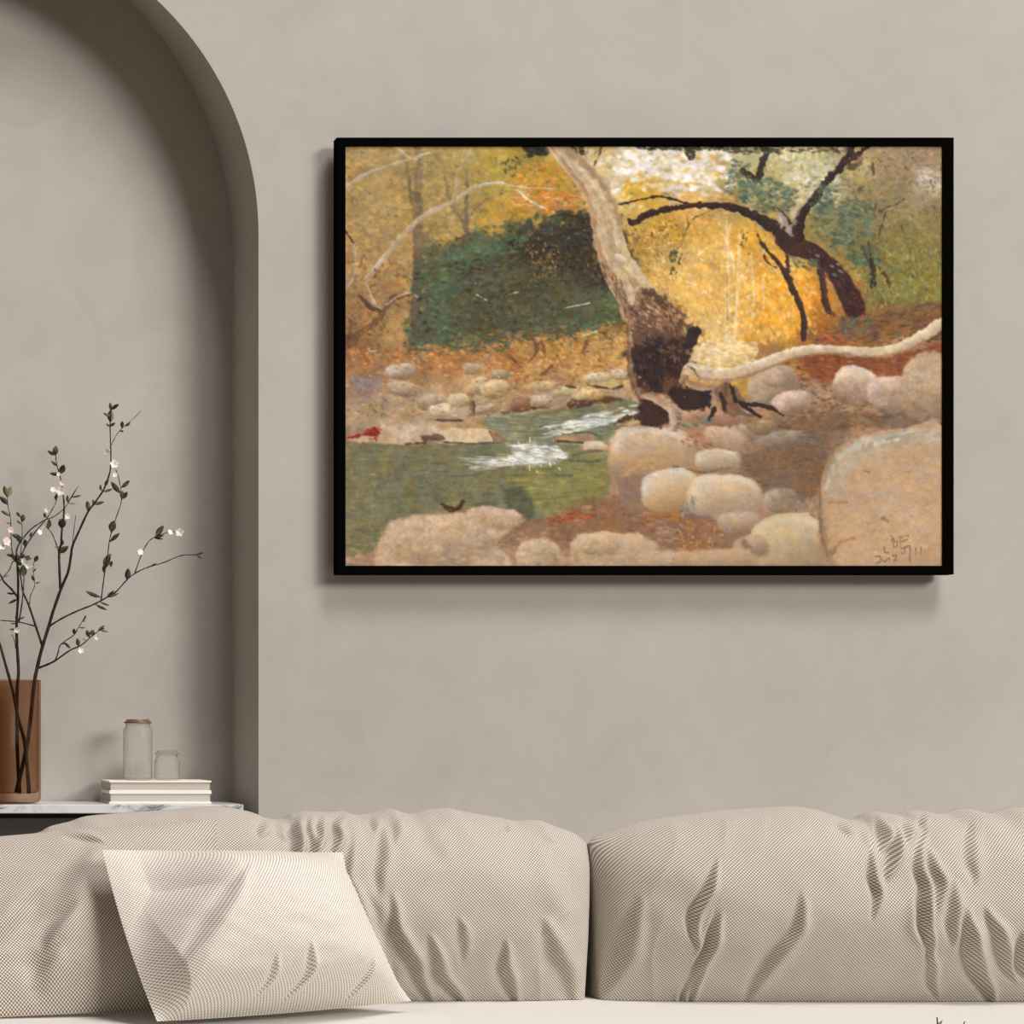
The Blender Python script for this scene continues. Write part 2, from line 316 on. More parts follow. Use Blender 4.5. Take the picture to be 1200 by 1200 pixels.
# leafy canopy, left and right
dabs(box(405,171,700,330), 900, [(186,152,88),(146,118,74),(196,158,84),(132,104,64),(176,138,90),(166,142,106),(190,164,120)], (4,10), (2,5), (-.5,.9), (.3,.65))
dabs(box(405,215,560,330), 170, [(206,160,72),(196,150,66),(212,170,92)], (5,12), (3,6), (-.3,.5), (.35,.7))
dabs(box(600,195,690,260), 260, [(206,140,52),(196,120,50),(186,150,50),(214,160,80),(150,128,50)], (4,11), (2,5), (-.4,.4), (.35,.7))
dabs(box(600,226,680,250), 70, [(216,168,122),(206,118,66),(204,110,58)], (6,14), (2,3), (-.2,.2), (.45,.8))
dabs(box(690,171,860,245), 300, [(228,218,208),(222,212,206),(210,180,120),(206,168,78),(190,156,70),(150,140,96)], (5,13), (3,7), (-.8,.8), (.3,.65))
dabs(box(720,171,860,225), 150, [(232,224,216),(224,214,210),(236,228,222)], (6,15), (4,8), (-.6,.8), (.4,.75))
dabs(box(730,212,760,240), 60, [(206,158,44),(190,150,50)], (5,10), (3,5), (-.9,0), (.4,.7))
dabs(box(800,228,860,262), 80, [(222,164,92),(214,150,60),(226,190,130)], (6,12), (2,4), (-.2,.3), (.4,.7))
dabs([(760,262),(860,262),(950,300),(960,390),(850,410),(770,380)], 1100, [(224,164,58),(214,150,54),(224,180,104),(206,168,86),(230,194,136),(212,140,50),(196,150,70),(216,172,112)], (4,12), (2,5), (.4,2.4), (.3,.65))
dabs([(865,300),(940,300),(950,390),(870,398)], 350, [(226,160,50),(220,148,44),(230,180,88),(222,176,112)], (4,11), (3,6), (.6,2.2), (.4,.7))
dabs(box(745,265,800,330), 220, [(150,112,56),(128,92,48),(172,132,58),(196,160,100)], (3,7), (2,3.5), (0,3.1), (.35,.7))
dabs(box(880,171,1105,330), 900, [(156,140,90),(132,120,72),(172,156,104),(118,108,66),(142,126,88)], (4,9), (2,4), (0,3.1), (.25,.5))
dabs(box(905,171,985,235), 150, [(222,216,206),(206,200,184),(190,182,120),(168,158,90)], (4,10), (3,6), (0,3.1), (.4,.7))
dabs(box(1075,198,1105,220), 40, [(202,186,168),(190,172,150)], (5,12), (3,6), (-.3,.3), (.4,.7))
dabs(box(1020,285,1105,350), 260, [(148,142,54),(120,122,52),(168,160,62),(108,96,56),(160,130,70)], (4,9), (2,5), (0,3.1), (.35,.65))
dabs(box(1010,320,1105,356), 80, [(132,140,60),(152,152,70),(110,118,58)], (3,7), (2,4), (1,2.1), (.35,.6))
# grey trunks in the haze behind
line([(492,171),(492,250),(491,330),(486,410)], [9,10,11,13], (122,100,72), (108,88,66), 3, 1.5, .8)
line([(478,190),(482,225),(488,255)], 4, (124,102,74), None, 2, 1, .7)
line([(522,205),(530,240),(545,262),(549,282)], [3,4,6,8], (112,88,66), None, 2, 1, .75)
line([(549,200),(548,240),(548,280)], [3,4,8], (120,96,70), None, 2, 1, .7); line([(574,233),(558,245),(550,258)], [2,3,4], (124,92,66), None, 1.5, 1, .7)
line([(508,262),(500,272),(495,290)], [4,6,8], (120,96,68), None, 3, 1, .5)
dabs(box(405,171,700,300), 420, [(112,92,58),(128,110,76),(98,84,56),(150,136,104),(118,104,62)], (3,8), (1.5,3.5), (0,3.1), (.3,.6))
dabs(box(405,320,480,410), 260, [(116,84,54),(96,72,50),(146,112,74),(176,140,96),(84,62,46)], (3,8), (2,4), (-.4,1.2), (.35,.7))
line([(492,225),(492,300),(491,345),(486,410)], [9,11,12,14], (104,82,66), (92,74,60), 3, 2, .75)
line([(482,210),(484,238),(490,262)], [3,4,7], (96,76,60), None, 2, 1, .7); line([(512,262),(503,275),(496,295)], [4,6,8], (98,78,62), None, 2.5, 1, .7)
line([(549,215),(548,250),(548,282)], [3,5,8], (98,76,60), None, 2, 1, .75)
# white limbs on the left
WH = (206,188,164); WH2 = (178,158,134)
line([(405,222),(430,205),(460,194),(490,185),(505,180)], [4.5,4,3,3,2], WH, WH2)
line([(462,171),(470,176),(480,186),(490,188)], [2.5,3.5,4,3], WH, WH2)
line([(430,332),(434,324),(450,305),(470,280),(490,260),(510,247),(530,238),(545,228),(560,219),(585,215),(610,220),(650,222)], [5,7,6,6,6,6,5,4.5,4,3,2.5,1], WH, WH2)
line([(534,234),(538,215),(537,207),(545,190),(552,182),(553,172)], [5,4,3.5,4,3.5,3], (190,172,140), (170,150,120))
line([(585,214),(588,208)], 1.2, WH); line([(606,222),(622,236),(640,245),(660,252)], [1.5,2,1.5,1], (212,196,160))
line([(430,330),(434,345),(440,358),(446,362)], [5,7,8,5], (196,176,146), (150,124,96))
line([(405,262),(412,280),(418,300),(416,320),(408,338)], [2,5,6,6,3], (190,172,150), (150,128,108))
line([(408,272),(416,285)], 3, (60,42,32)); line([(428,300),(424,312)], 4, (120,76,44), None, 2, 2, .7)
poly([(405,392),(420,388),(440,375),(452,358),(462,346),(482,342),(482,348),(466,352),(456,364),(445,380),(425,394),(420,405),(405,410)], (84,58,42), 2, 2, .95)
line([(425,348),(436,360),(446,364)], [4,6,5], (64,46,36)); line([(455,357),(470,347),(484,344),(492,350)], [3,3,4,3], (204,176,156), (120,92,72))
line([(405,408),(412,392),(414,370)], [8,6,3], (96,62,52), None, 2, 1, .8)
poly([(445,398),(462,372),(480,362),(482,390),(460,404)], (192,152,92), 6, 3, .7)
dabs(box(410,300,470,400), 160, [(110,72,40),(88,60,40),(160,120,60),(186,146,80)], (2.5,6), (1.5,3), (0,3.1), (.35,.7))
poly(box(405,171,565,300), (148,130,90), 40, 14, .38, 12, 0); poly([(405,300),(480,330),(480,412),(405,412)], (146,112,76), 24, 12, .35, 12)
dabs(box(405,180,560,340), 240, [(190,156,96),(200,160,84),(166,140,92)], (4,10), (2,5), (-.3,.6), (.3,.55))
# dark green thicket
TH = [(480,408),(488,360),(490,320),(505,298),(540,282),(580,268),(625,258),(672,250),(720,262),(742,300),(742,372),(712,388),(660,396),(620,392),(580,404),(530,402)]
poly(TH, (76,82,58), 22, 15, .9, 12)
poly([(590,282),(640,262),(700,252),(738,280),(738,330),(690,340),(650,318),(600,312)], (54,44,34), 18, 12, .8)
dabs([(474,412),(480,356),(484,316),(500,292),(538,274),(580,260),(625,250),(672,246),(720,256),(742,300),(742,376),(712,396),(660,404),(620,398),(580,414),(530,412)], 950, [(74,96,74),(66,84,62),(84,104,80),(62,62,46),(94,90,62),(48,44,34),(92,80,60)], (4,10), (2,5), (-.9,.6), (.3,.65))
dabs([(490,330),(540,290),(620,275),(600,330),(520,400)], 260, [(80,108,86),(72,94,72),(92,114,90)], (4,10), (3,5), (-.9,.4), (.4,.75))
dabs([(600,360),(735,345),(738,375),(700,388),(620,390)], 240, [(80,108,80),(90,114,86),(74,90,68),(96,92,64)], (5,12), (3,6), (-.5,.1), (.4,.75))
dabs([(595,285),(690,255),(735,285),(735,335),(640,335)], 420, [(46,38,30),(58,44,34),(72,50,38),(38,34,28)], (3,8), (2,4), (0,3.1), (.4,.8))
dabs([(520,310),(600,300),(650,340),(560,360)], 220, [(52,48,36),(44,44,34),(66,70,48)], (4,9), (2,4), (-.6,.3), (.35,.7))
dabs([(625,280),(660,290),(650,335),(620,340)], 60, [(180,142,76),(160,122,64)], (3,6), (2,3), (0,3.1), (.5,.8))
dabs([(530,345),(640,345),(640,395),(520,400)], 190, [(84,74,58),(96,84,62),(70,64,48),(120,112,70),(104,98,56),(140,118,66)], (3,7), (2,4), (0,3.1), (.35,.7))
dabs(box(690,262,740,340), 90, [(150,112,84),(120,84,60),(90,64,50)], (1.5,3.5), (1,2), (0,3.1), (.4,.7))
poly([(535,315),(600,300),(690,330),(690,380),(600,392),(540,385)], (80,70,50), 26, 12, .42, 14)
dabs([(540,310),(690,320),(690,385),(560,395)], 260, [(96,82,56),(70,60,44),(110,96,64),(60,66,48),(84,100,72)], (3,8), (1.5,3.5), (-.6,.6), (.35,.65))
dabs([(600,270),(735,262),(735,330),(620,330)], 160, [(92,70,46),(120,92,54),(40,34,28),(150,116,66)], (2.5,6), (1.5,3), (0,3.1), (.35,.7))
for a, b in (((662,361),(692,355)),((597,345),(610,342)),((560,345),(572,352)),((680,395),(700,388)),((600,222),(616,226))): line([a, b], 1.2, (196,204,180), None, 1, .4, .8)
dabs([(480,402),(742,372),(742,392),(660,402),(580,412),(520,416),(478,418)], 260, [(150,110,62),(120,96,58),(96,88,58),(170,126,72),(74,88,62)], (4,9), (2,4), (-.7,.7), (.4,.75))
# autumn floor beyond the stream
FL = [(405,405),(480,412),(560,408),(640,396),(740,380),(745,440),(640,455),(540,440),(470,425),(405,430)]
dabs(FL, 850, [(176,112,58),(158,96,50),(190,134,74),(140,92,54),(204,150,84),(186,104,50),(120,92,58),(196,156,98)], (3,8), (2,4), (-.4,1.2), (.35,.75))
dabs([(520,395),(600,392),(600,412),(530,412)], 70, [(86,104,74),(74,88,64)], (4,9), (2,4), (-.4,.6), (.4,.7))
dabs([(600,400),(735,385),(742,430),(620,440)], 240, [(196,150,66),(176,130,56),(150,118,60),(206,166,90)], (3,8), (2,4), (-.3,1.4), (.35,.7))
for p in ([(622,392),(630,410),(620,425)], [(600,418),(612,430)], [(636,400),(640,418)], [(648,428),(636,440)], [(690,398),(684,412)]): line(p, [3,4,2], (112,74,44), None, 2, 1.2, .8) if len(p) == 3 else line(p, 3, (112,74,44), None, 2, 1.2, .8)
# far bank stones
poly([(405,500),(405,470),(450,462),(540,462),(640,462),(742,452),(742,480),(600,490),(500,500)], (170,144,114), 8, 4, .75)
poly([(415,440),(446,442),(448,456),(416,456)], (138,124,116), 4, 3, .85); poly([(425,462),(455,462),(458,472),(430,474)], (150,128,114), 4, 3, .6)
RK = [(471,434,17,8,(190,168,144),(166,140,116)),(474,455,20,9,(186,164,138),(160,134,108)),(508,470,18,10,(180,158,132),(150,126,100)),(527,481,22,9,(208,188,158),(184,160,128)),
 (540,469,14,8,(208,188,150),(178,150,112)),(563,452,14,10,(196,170,138),(168,140,108)),(582,455,17,11,(204,180,142),(172,140,96)),(572,479,16,6,(196,174,146),(150,124,98)),(556,432,12,7,(176,156,132),(156,130,100)),
 (588,438,14,6,(168,150,124),(148,124,94)),(612,474,14,9,(150,116,92),(108,78,60)),(636,470,14,8,(190,168,142),(150,126,100)),(655,478,9,6,(170,146,124),(128,100,80)),(681,473,15,8,(110,74,50),(84,56,40)),
 (712,468,18,5,(112,78,48),(86,60,40)),(702,442,16,6,(206,186,150),(180,156,116)),(730,438,14,7,(204,186,156),(176,152,118)),(668,458,20,6,(208,188,146),(184,156,112)),(692,462,20,6,(204,178,128),(180,150,100)),(640,452,20,6,(196,168,120),(176,140,96))]
for cx, cy, rx, ry, t_, b_ in RK: rock(cx, cy, rx, ry, t_, b_, prng.uniform(-.15,.15), 2.4, 2.5, 2)
dabs(box(405,425,745,490), 420, [(190,150,100),(160,104,58),(206,180,140),(140,104,74),(176,126,74),(120,90,66)], (3,8), (1.5,3.5), (-.5,.5), (.3,.65))
for p in ([(505,490),(520,492),(545,492)], [(556,470),(558,485)], [(590,484),(606,482)], [(665,452),(676,454)], [(690,451),(715,455),(730,452)], [(625,478),(640,476)]): line(p, 2.2, (74,54,42), None, 1.5, 1, .85)
line([(552,465),(556,484)], 5, (112,84,62), None, 2, 3, .6); dabs(box(432,474,452,488), 16, [(112,112,60),(128,122,66)], (3,6), (2,3), (1,2), (.5,.8))
# the stream
WT = [(405,517),(440,518),(490,522),(560,518),(598,512),(560,494),(600,484),(680,478),(720,470),(752,470),(750,490),(725,496),(742,500),(712,520),(718,580),(700,592),(660,604),(620,616),(600,600),(550,594),(490,604),(450,624),(430,663),(405,663)]
poly(WT, (122,118,88), 4, 2, 1, 8, 2)
poly([(405,517),(560,520),(620,540),(640,600),(520,600),(450,622),(430,663),(405,663)], (116,110,82), 14, 4, .8)
poly([(590,545),(712,530),(716,580),(660,602),(600,596)], (126,122,76), 12, 4, .8)
dabs(WT, 900, [(112,108,82),(130,124,88),(98,98,76),(138,128,84),(120,110,70)], (10,26), (1.5,3.5), (-.06,.06), (.2,.45), 6)
dabs(box(600,550,712,592), 260, [(146,138,74),(134,128,70),(118,116,66),(156,144,82)], (9,22), (1.5,3.2), (-.05,.05), (.3,.55), 6)
dabs(box(405,520,440,660), 150, [(138,122,78),(150,130,82),(112,106,74)], (5,14), (2,4), (-.1,.1), (.3,.5), 6)
dabs(box(460,540,620,592), 200, [(100,98,80),(90,92,80),(114,110,92)], (8,22), (2,4), (-.05,.05), (.25,.5), 5)
poly([(590,572),(612,570),(625,585),(625,606),(600,606)], (78,80,66), 10, 3, .7)
dabs(box(560,482,745,520), 260, [(150,150,128),(136,140,118),(120,124,100),(166,166,150)], (9,22), (1.5,3), (-.06,.06), (.3,.6), 6)
dabs([(640,500),(690,486),(745,474),(748,486),(690,502),(640,512)], 130, [(212,212,206),(226,226,222),(190,196,186)], (8,20), (1.5,3.5), (-.25,.05), (.4,.75), 6)
poly([(596,520),(640,520),(668,534),(640,546),(590,542),(560,540),(600,532)], (190,188,178), 8, 4, .6)
dabs([(600,518),(650,522),(668,536),(600,546),(555,543),(605,532)], 150, [(222,220,214),(234,232,228),(206,204,196)], (6,18), (1,2.6), (-.15,.3), (.5,.85), 5)
dabs([(540,536),(600,530),(600,545),(560,552)], 40, [(206,204,192),(186,184,168)], (10,22), (1,2), (-.05,.05), (.4,.7), 5)
for i in range(26): stamp(prng.uniform(602,660), prng.uniform(514,552), prng.uniform(3,7), 1.3, prng.uniform(.6,1.9), (236,234,230), .85)
for p in ([(660,508),(690,506),(705,512)], [(634,500),(652,502)], [(640,556),(672,556)], [(530,557),(560,556)], [(650,536),(690,540),(710,537)]): line(p, [1.5,3,1.5] if len(p) == 3 else 2, (82,82,70), None, 1.5, 1, .75)
# near stones in the water on the left
poly([(405,514),(420,508),(445,500),(468,494),(500,492),(516,500),(520,508),(500,518),(470,520),(445,519),(420,516)], (184,158,130), 3, 2.5, 1)
poly([(452,500),(480,496),(512,500),(510,508),(470,510)], (200,174,144), 5, 3, .8)
poly([(505,512),(520,504),(550,501),(580,505),(594,514),(580,518),(548,519),(515,518)], (198,172,138), 2.5, 2, 1); poly([(575,505),(588,508),(596,516),(580,518)], (116,92,70), 2, 2, .8)
poly([(494,510),(516,508),(522,515),(500,516)], (92,74,58), 2, 2.5, .85); line([(520,517),(555,519),(590,518)], [1.5,2.5,1.5], (96,78,60), None, 1.2, .8, .9); line([(478,520),(500,518)], 2.5, (92,76,60), None, 1.2, 1)
line([(407,513),(425,509),(442,505)], [1,5,9], (150,52,34), (126,40,28), 2, 1.5, .95); dabs(box(436,500,448,515), 14, [(160,44,32),(130,36,28)], (4,8), (2,3), (-.5,1.5), (.6,.9))
poly([(652,512),(690,508),(700,514),(685,517),(660,516)], (172,128,96), 3, 2, .85); rock(698,524,17,8,(206,184,152),(176,150,118),.1,2.4,2.5,1.5)
line([(655,516),(684,518)], 2, (76,68,52)); line([(668,534),(690,528),(712,528)], 2.4, (92,84,66), None, 1.5, 1, .7)
# earth and stones on the near bank
poly([(620,614),(660,604),(704,592),(718,560),(712,520),(742,498),(800,486),(860,470),(940,440),(1000,420),(1105,400),(1105,663),(430,663),(470,640)], (160,126,98), 5, 3, 1, 10, 2)
poly([(940,410),(1000,408),(1060,412),(1105,402),(1105,440),(1000,448),(950,446)], (128,74,44), 8, 5, .9)
dabs([(905,425),(960,402),(1105,396),(1105,425),(1040,450),(960,455)], 320, [(134,66,36),(110,62,40),(150,84,48),(96,62,46),(160,98,60)], (4,10), (2,4), (-.4,.5), (.4,.75))
poly([(870,505),(960,485),(1105,480),(1105,500),(980,505),(965,560),(930,590),(870,560),(850,530)], (120,92,70), 8, 5, .8)
dabs([(850,500),(1000,478),(1105,478),(1000,500),(965,560),(900,585),(845,545)], 300, [(108,82,64),(140,100,72),(164,116,76),(92,74,60),(150,120,98)], (5,13), (2,4), (-.25,.15), (.35,.7))
dabs([(880,455),(960,440),(1000,480),(930,492)], 200, [(104,72,52),(84,62,48),(140,102,74),(180,146,112)], (4,9), (2,4), (-.4,.6), (.4,.7))
poly([(640,606),(720,580),(790,596),(860,600),(870,640),(780,650),(660,640)], (134,98,72), 8, 5, .85)
dabs([(625,612),(720,575),(760,600),(850,600),(880,625),(820,650),(650,635)], 420, [(126,88,62),(146,104,74),(112,84,66),(160,112,72),(140,108,88)], (5,13), (2,5), (-.2,.25), (.35,.7))
dabs([(620,612),(680,596),(700,604),(650,616)], 60, [(160,82,44),(140,74,44)], (4,9), (2,4), (-.3,.2), (.5,.8))
dabs([(750,598),(830,598),(830,610),(760,608)], 60, [(172,118,58),(160,104,50)], (5,11), (2,4), (-.1,.2), (.5,.8))
dabs([(800,610),(850,600),(850,650),(790,655)], 110, [(172,126,72),(140,98,66),(190,150,96)], (3,7), (2,3), (0,3.1), (.4,.7))
ST, SB = (198,174,146), (168,142,116)
rock(906,452,30,22,(176,152,122),(150,128,104),-.3,2.6,3,2.5); rock(910,440,18,14,(186,160,134),(170,142,116),0,2.2,3,2); rock(928,470,24,13,(204,178,158),(170,140,118),-.2,2.3,2.5,2)
rock(1002,452,27,24,(196,172,146),(166,132,108),.25,2.3,3,2,(210,198,182)); rock(1042,462,26,22,(196,170,148),(168,140,118),0,2.4,4,3); rock(1090,455,34,42,(182,154,124),(164,136,108),0,2.6,5,3)
poly([(975,478),(1010,488),(1060,490),(1105,482),(1105,498),(1040,498),(980,492)], (128,104,82), 5, 4, .8)
dabs(box(980,470,1040,500), 60, [(124,92,58),(108,84,62),(168,128,76)], (5,11), (2,4), (-.2,.2), (.4,.7))
rock(862,512,34,18,(192,164,138),(176,146,120),.15,2.6,3,2.5); rock(835,488,34,10,(176,140,116),(156,118,94),.1,2.4,4,3); rock(895,500,16,9,(190,162,134),(160,130,104),0,2.3,3,2)
rock(920,514,30,10,(184,172,158),(150,134,116),-.1,2.3,3,2); dabs(box(930,505,990,530), 40, [(104,100,92),(122,108,94)], (6,13), (2,4), (-.2,.1), (.35,.6))
rock(764,530,50,31,(192,164,134),(180,146,108),.06,3.2,3,2,(208,196,178)); dabs(box(730,535,780,558), 60, [(192,150,104),(184,146,104)], (5,11), (3,5), (-.3,.2), (.25,.45), 6)
rock(842,539,27,14,(196,174,144),(172,146,118),.05,2.6,2.5,2,(206,194,174)); line([(790,545),(812,551),(826,553)], 3, (104,84,70), None, 2, 1.2, .85); line([(826,553),(845,549),(862,546)], 2.5, (110,92,84), None, 2, 1, .7)
poly([(722,558),(762,556),(766,575),(755,598),(740,600),(726,574)], (136,108,88), 5, 3, .85)
rock(786,573,34,25,(202,178,148),(190,152,108),-.15,2.8,3,2,(204,194,180)); rock(850,582,44,27,(202,178,148),(180,152,124),.05,3,3,2,(210,196,174)); dabs(box(800,580,815,608), 26, [(140,134,128),(120,110,102)], (6,12), (3,5), (1.1,1.9), (.4,.7))
line([(803,602),(815,606),(833,606)], [3,5,4], (122,98,86), None, 3, 1.5, .8); rock(868,612,26,14,(182,156,130),(160,130,106),0,2.4,5,3)
rock(915,585,20,15,(186,168,140),(156,132,108),0,2.3,3,2.5); line([(925,568),(945,572),(955,570)], 4, (152,92,48), None, 2, 1.2, .8); dabs(box(930,575,962,605), 60, [(150,122,98),(120,94,74),(176,144,112)], (3,7), (2,4), (0,3.1), (.4,.7))
rock(925,640,47,40,(190,168,134),(172,144,112),-.1,2.5,3,2.5,(206,186,154)); rock(880,640,20,14,(180,150,118),(160,130,100),0,2.3,5,3); line([(872,632),(880,648)], 8, (118,90,68), None, 5, 2, .6)
poly([(961,663),(960,600),(963,560),(972,535),(990,518),(1020,507),(1060,502),(1105,500),(1105,663)], (182,150,118), 3, 2, 1, 10)
poly([(966,580),(975,545),(995,525),(1030,512),(1105,504),(1105,520),(1040,526),(1000,550),(985,580)], (172,158,138), 7, 3, .7)
line([(968,570),(976,545),(995,526),(1030,512),(1070,505),(1092,504)], [4,6,7,6,5,3], (176,172,160), (190,180,160), 4, 1.5, .75); line([(1040,514),(1070,507),(1088,505)], 3, (140,140,134), None, 3, 1, .7); line([(1025,520),(1052,514)], 2.5, (204,192,170), None, 2, 1, .7)
poly([(961,575),(966,600),(975,650),(985,663),(961,663)], (142,112,84), 6, 3, .65); line([(975,645),(990,632),(1012,626)], [7,4,2], (138,106,78), None, 4, 1.5, .7)
line([(959,545),(961,580),(962,620),(970,650)], 3, (120,94,74), None, 2.5, 1, .7)
for p in ([(970,587),(980,588),(992,587)], [(1012,551),(1020,552)], [(1034,606),(1040,609)]): line(p, 3, (124,102,80), None, 2.5, 1.5, .8)
dabs([(970,560),(1105,520),(1105,655),(985,655)], 260, [(190,160,128),(170,140,108),(182,146,110),(196,168,136)], (6,14), (2,5), (-.7,.1), (.2,.4), 6)
dabs(box(1020,600,1100,640), 40, [(166,148,140),(196,166,120)], (5,10), (2,3), (-.8,0), (.3,.55), 6)
poly([(440,663),(446,636),(470,616),(510,604),(552,600),(600,606),(618,614),(598,628),(585,640),(596,663)], (186,158,128), 4, 2.5, 1); rock(582,606,34,13,(196,168,144),(180,150,122),.1,2.6,3,2)
rock(516,632,66,30,(190,162,134),(182,152,122),0,2.6,6,3); poly([(584,630),(612,612),(640,606),(640,622),(610,640),(588,640)], (140,108,84), 5, 3, .9)
rock(632,652,26,22,(194,166,134),(180,152,120),0,2.4,3,2.5); rock(720,648,52,26,(194,164,132),(180,152,122),.03,2.8,4,3); rock(790,655,40,12,(188,158,126),(172,144,114),0,2.3,5,3)
rock(700,636,30,14,(196,168,136),(182,154,122),0,2.3,5,3); rock(850,655,40,14,(184,154,122),(172,142,112),0,2.4,5,3); dabs(box(770,615,800,635), 30, [(160,146,134),(140,112,92)], (5,11), (2,4), (-.4,.4), (.35,.6), 6)
dabs([(440,655),(480,612),(590,606),(640,640),(780,636),(800,663),(440,663)], 380, [(196,168,138),(180,150,120),(190,164,132),(170,142,112)], (6,14), (2,5), (-.5,.3), (.2,.4), 6)
line([(520,590),(524,594),(534,596),(541,592),(544,586)], [3,5,6,5,3], (70,44,28), None, 1.5, 1.2, .95); line([(512,595),(548,598)], 1.5, (110,92,62), None, 2, 1, .6)
dabs([(760,262),(860,262),(940,310),(950,390),(850,410),(770,380)], 420, [(232,204,160),(222,184,132),(196,158,104),(176,134,64),(206,150,84),(150,116,60)], (3,9), (1.5,4), (.3,2.6), (.35,.65))
dabs([(742,262),(800,256),(812,300),(790,330),(750,322)], 160, [(120,92,46),(146,116,52),(100,78,44),(186,150,60)], (3,7), (1.5,3), (0,3.1), (.4,.7))
line([(852,268),(855,330),(852,404)], [7,6,9], (216,186,142), None, 4, 1.5, .5); line([(868,280),(866,340),(862,400)], [5,5,7], (224,192,146), None, 4, 1.5, .45)
poly([(752,300),(800,285),(860,290),(885,330),(880,395),(830,408),(785,385)], (222,188,124), 34, 14, .42, 14)
dabs([(760,300),(880,290),(890,395),(800,400)], 200, [(234,206,160),(214,168,84),(206,160,70),(190,150,92)], (3,8), (1.5,3.5), (.4,2.4), (.35,.65))
poly([(1005,215),(1105,225),(1105,345),(1015,340)], (112,102,64), 30, 12, .36, 14)
dabs([(1030,300),(1105,290),(1105,352),(1030,352)], 140, [(140,146,66),(112,124,58),(92,88,54),(160,150,84)], (3,8), (2,4), (.6,2.2), (.35,.65))
poly([(870,490),(960,480),(1000,495),(962,560),(935,590),(880,560)], (104,82,62), 18, 10, .45, 12)
# slender pale stems in the gold
for p, w in (([(852,260),(854,330),(852,400)], 2.2), ([(866,290),(864,340),(862,396)], 2.4), ([(880,300),(884,345),(880,385)], 1.6), ([(848,275),(858,300),(862,330)], 1.3), ([(870,350),(885,345),(900,350)], 1.2), ([(805,330),(825,340),(845,372)], 1.3), ([(815,300),(826,295)], 1.2), ([(756,292),(780,288)], 1.3), ([(835,285),(826,292),(818,300)], 1.3), ([(905,300),(895,330),(896,360)], 1.2), ([(868,325),(876,318),(880,305)], 1.2)):
    line(p, w, (228,204,160), None, 1.2, .5, .75)
line([(853,320),(853,380)], 1.2, (130,96,66), None, 1, .4, .6)
poly([(806,420),(822,404),(850,398),(880,402),(890,415),(870,425),(830,430)], (222,200,160), 9, 9, .7); dabs(box(816,400,886,428), 90, [(234,220,190),(206,180,130),(196,160,100)], (5,11), (2,4), (-.2,.2), (.4,.8))
# dark leaning tree at the right
DK = (60,40,34); DK2 = (44,28,26)
line([(738,258),(742,262),(760,252),(790,244),(830,241),(860,244),(890,256),(915,272),(935,288)], [3,6,8,7,7,9,12,16,22], DK, DK2, 2, 1.2)
line([(726,240),(745,236),(770,231),(790,234),(806,240)], [1.5,2.5,3,3,4], DK, None, 1.3, .8)
line([(632,264),(642,256),(662,252),(682,256),(700,262)], [1.5,2,2.5,2.5,3], (56,44,36), None, 1.3, .8); line([(624,292),(640,282),(670,272),(700,264)], [2,3,3,2], (50,40,32), None, 1.5, 1)
poly([(918,262),(935,262),(942,280),(962,290),(985,310),(1004,336),(1014,362),(1008,372),(996,374),(986,355),(974,330),(955,308),(928,300),(908,284)], (62,36,30), 3, 2, 1, 10)
line([(935,276),(936,262),(944,246),(956,232),(966,216),(985,196),(994,182),(998,171)], [16,14,10,9,9,9,8,8], DK, DK2, 2, 1.5)
line([(926,268),(920,254),(912,244)], [10,7,3], DK, None, 2, 1.5); line([(993,190),(1008,180),(1018,171)], [5,7,5], DK, None, 2, 1.5); poly([(990,196),(1005,188),(1014,184),(1008,196),(998,200)], (66,50,38), 4, 3, .8)
line([(870,200),(880,208),(888,208),(894,194),(898,178)], [6,9,9,8,8], (56,46,36), None, 2, 1.5); line([(893,171),(898,180)], 7, (54,46,38), None, 2, 1.5)
line([(888,274),(896,290),(912,308),(922,322),(932,345),(942,370),(942,396)], [3,4,5,7,7,7,8], (74,48,36), (56,36,30), 1.6, 1); line([(896,296),(898,306),(910,314)], 2, (90,60,42), None, 1.2, .8); line([(923,300),(924,318)], [5,6], (72,48,38), None, 1.5, 1)
line([(960,312),(965,335),(968,358),(976,368)], [6,7,9,6], (82,56,44), (60,40,34), 2, 1.2); line([(968,322),(978,345),(984,360)], 4, (170,120,80), None, 2.5, 1.5, .6)
dabs([(985,345),(1015,350),(1015,375),(995,378)], 40, [(100,48,40),(120,64,50),(74,40,34)], (3,7), (2,3), (.4,1.4), (.4,.7))
dabs([(955,285),(1005,345),(990,352),(945,300)], 60, [(84,46,36),(48,30,28),(98,60,46)], (4,10), (2,3), (.6,1.2), (.4,.7))
for c in ((958,300),(975,312),(982,310),(985,318),(978,322),(893,268)): stamp(c[0], c[1], 7, 4, .5, (128,140,120), .7)
dabs([(1000,180),(1105,171),(1105,345),(1010,345)], 520, [(104,94,60),(122,110,74),(92,84,56),(140,126,92),(112,104,58),(168,152,116)], (3,8), (1.5,3.5), (0,3.1), (.3,.6))
dabs([(940,205),(1000,210),(1040,250),(1030,320),(985,320),(950,260)], 200, [(96,96,68),(84,88,66),(112,108,74)], (4,10), (2,5), (-.6,.8), (.3,.6))
line([(938,236),(930,250),(932,262)], [8,9,4], (206,198,180), None, 5, 2, .5); line([(915,252),(922,266),(926,276)], [6,9,3], (212,202,190), None, 4, 2, .6)
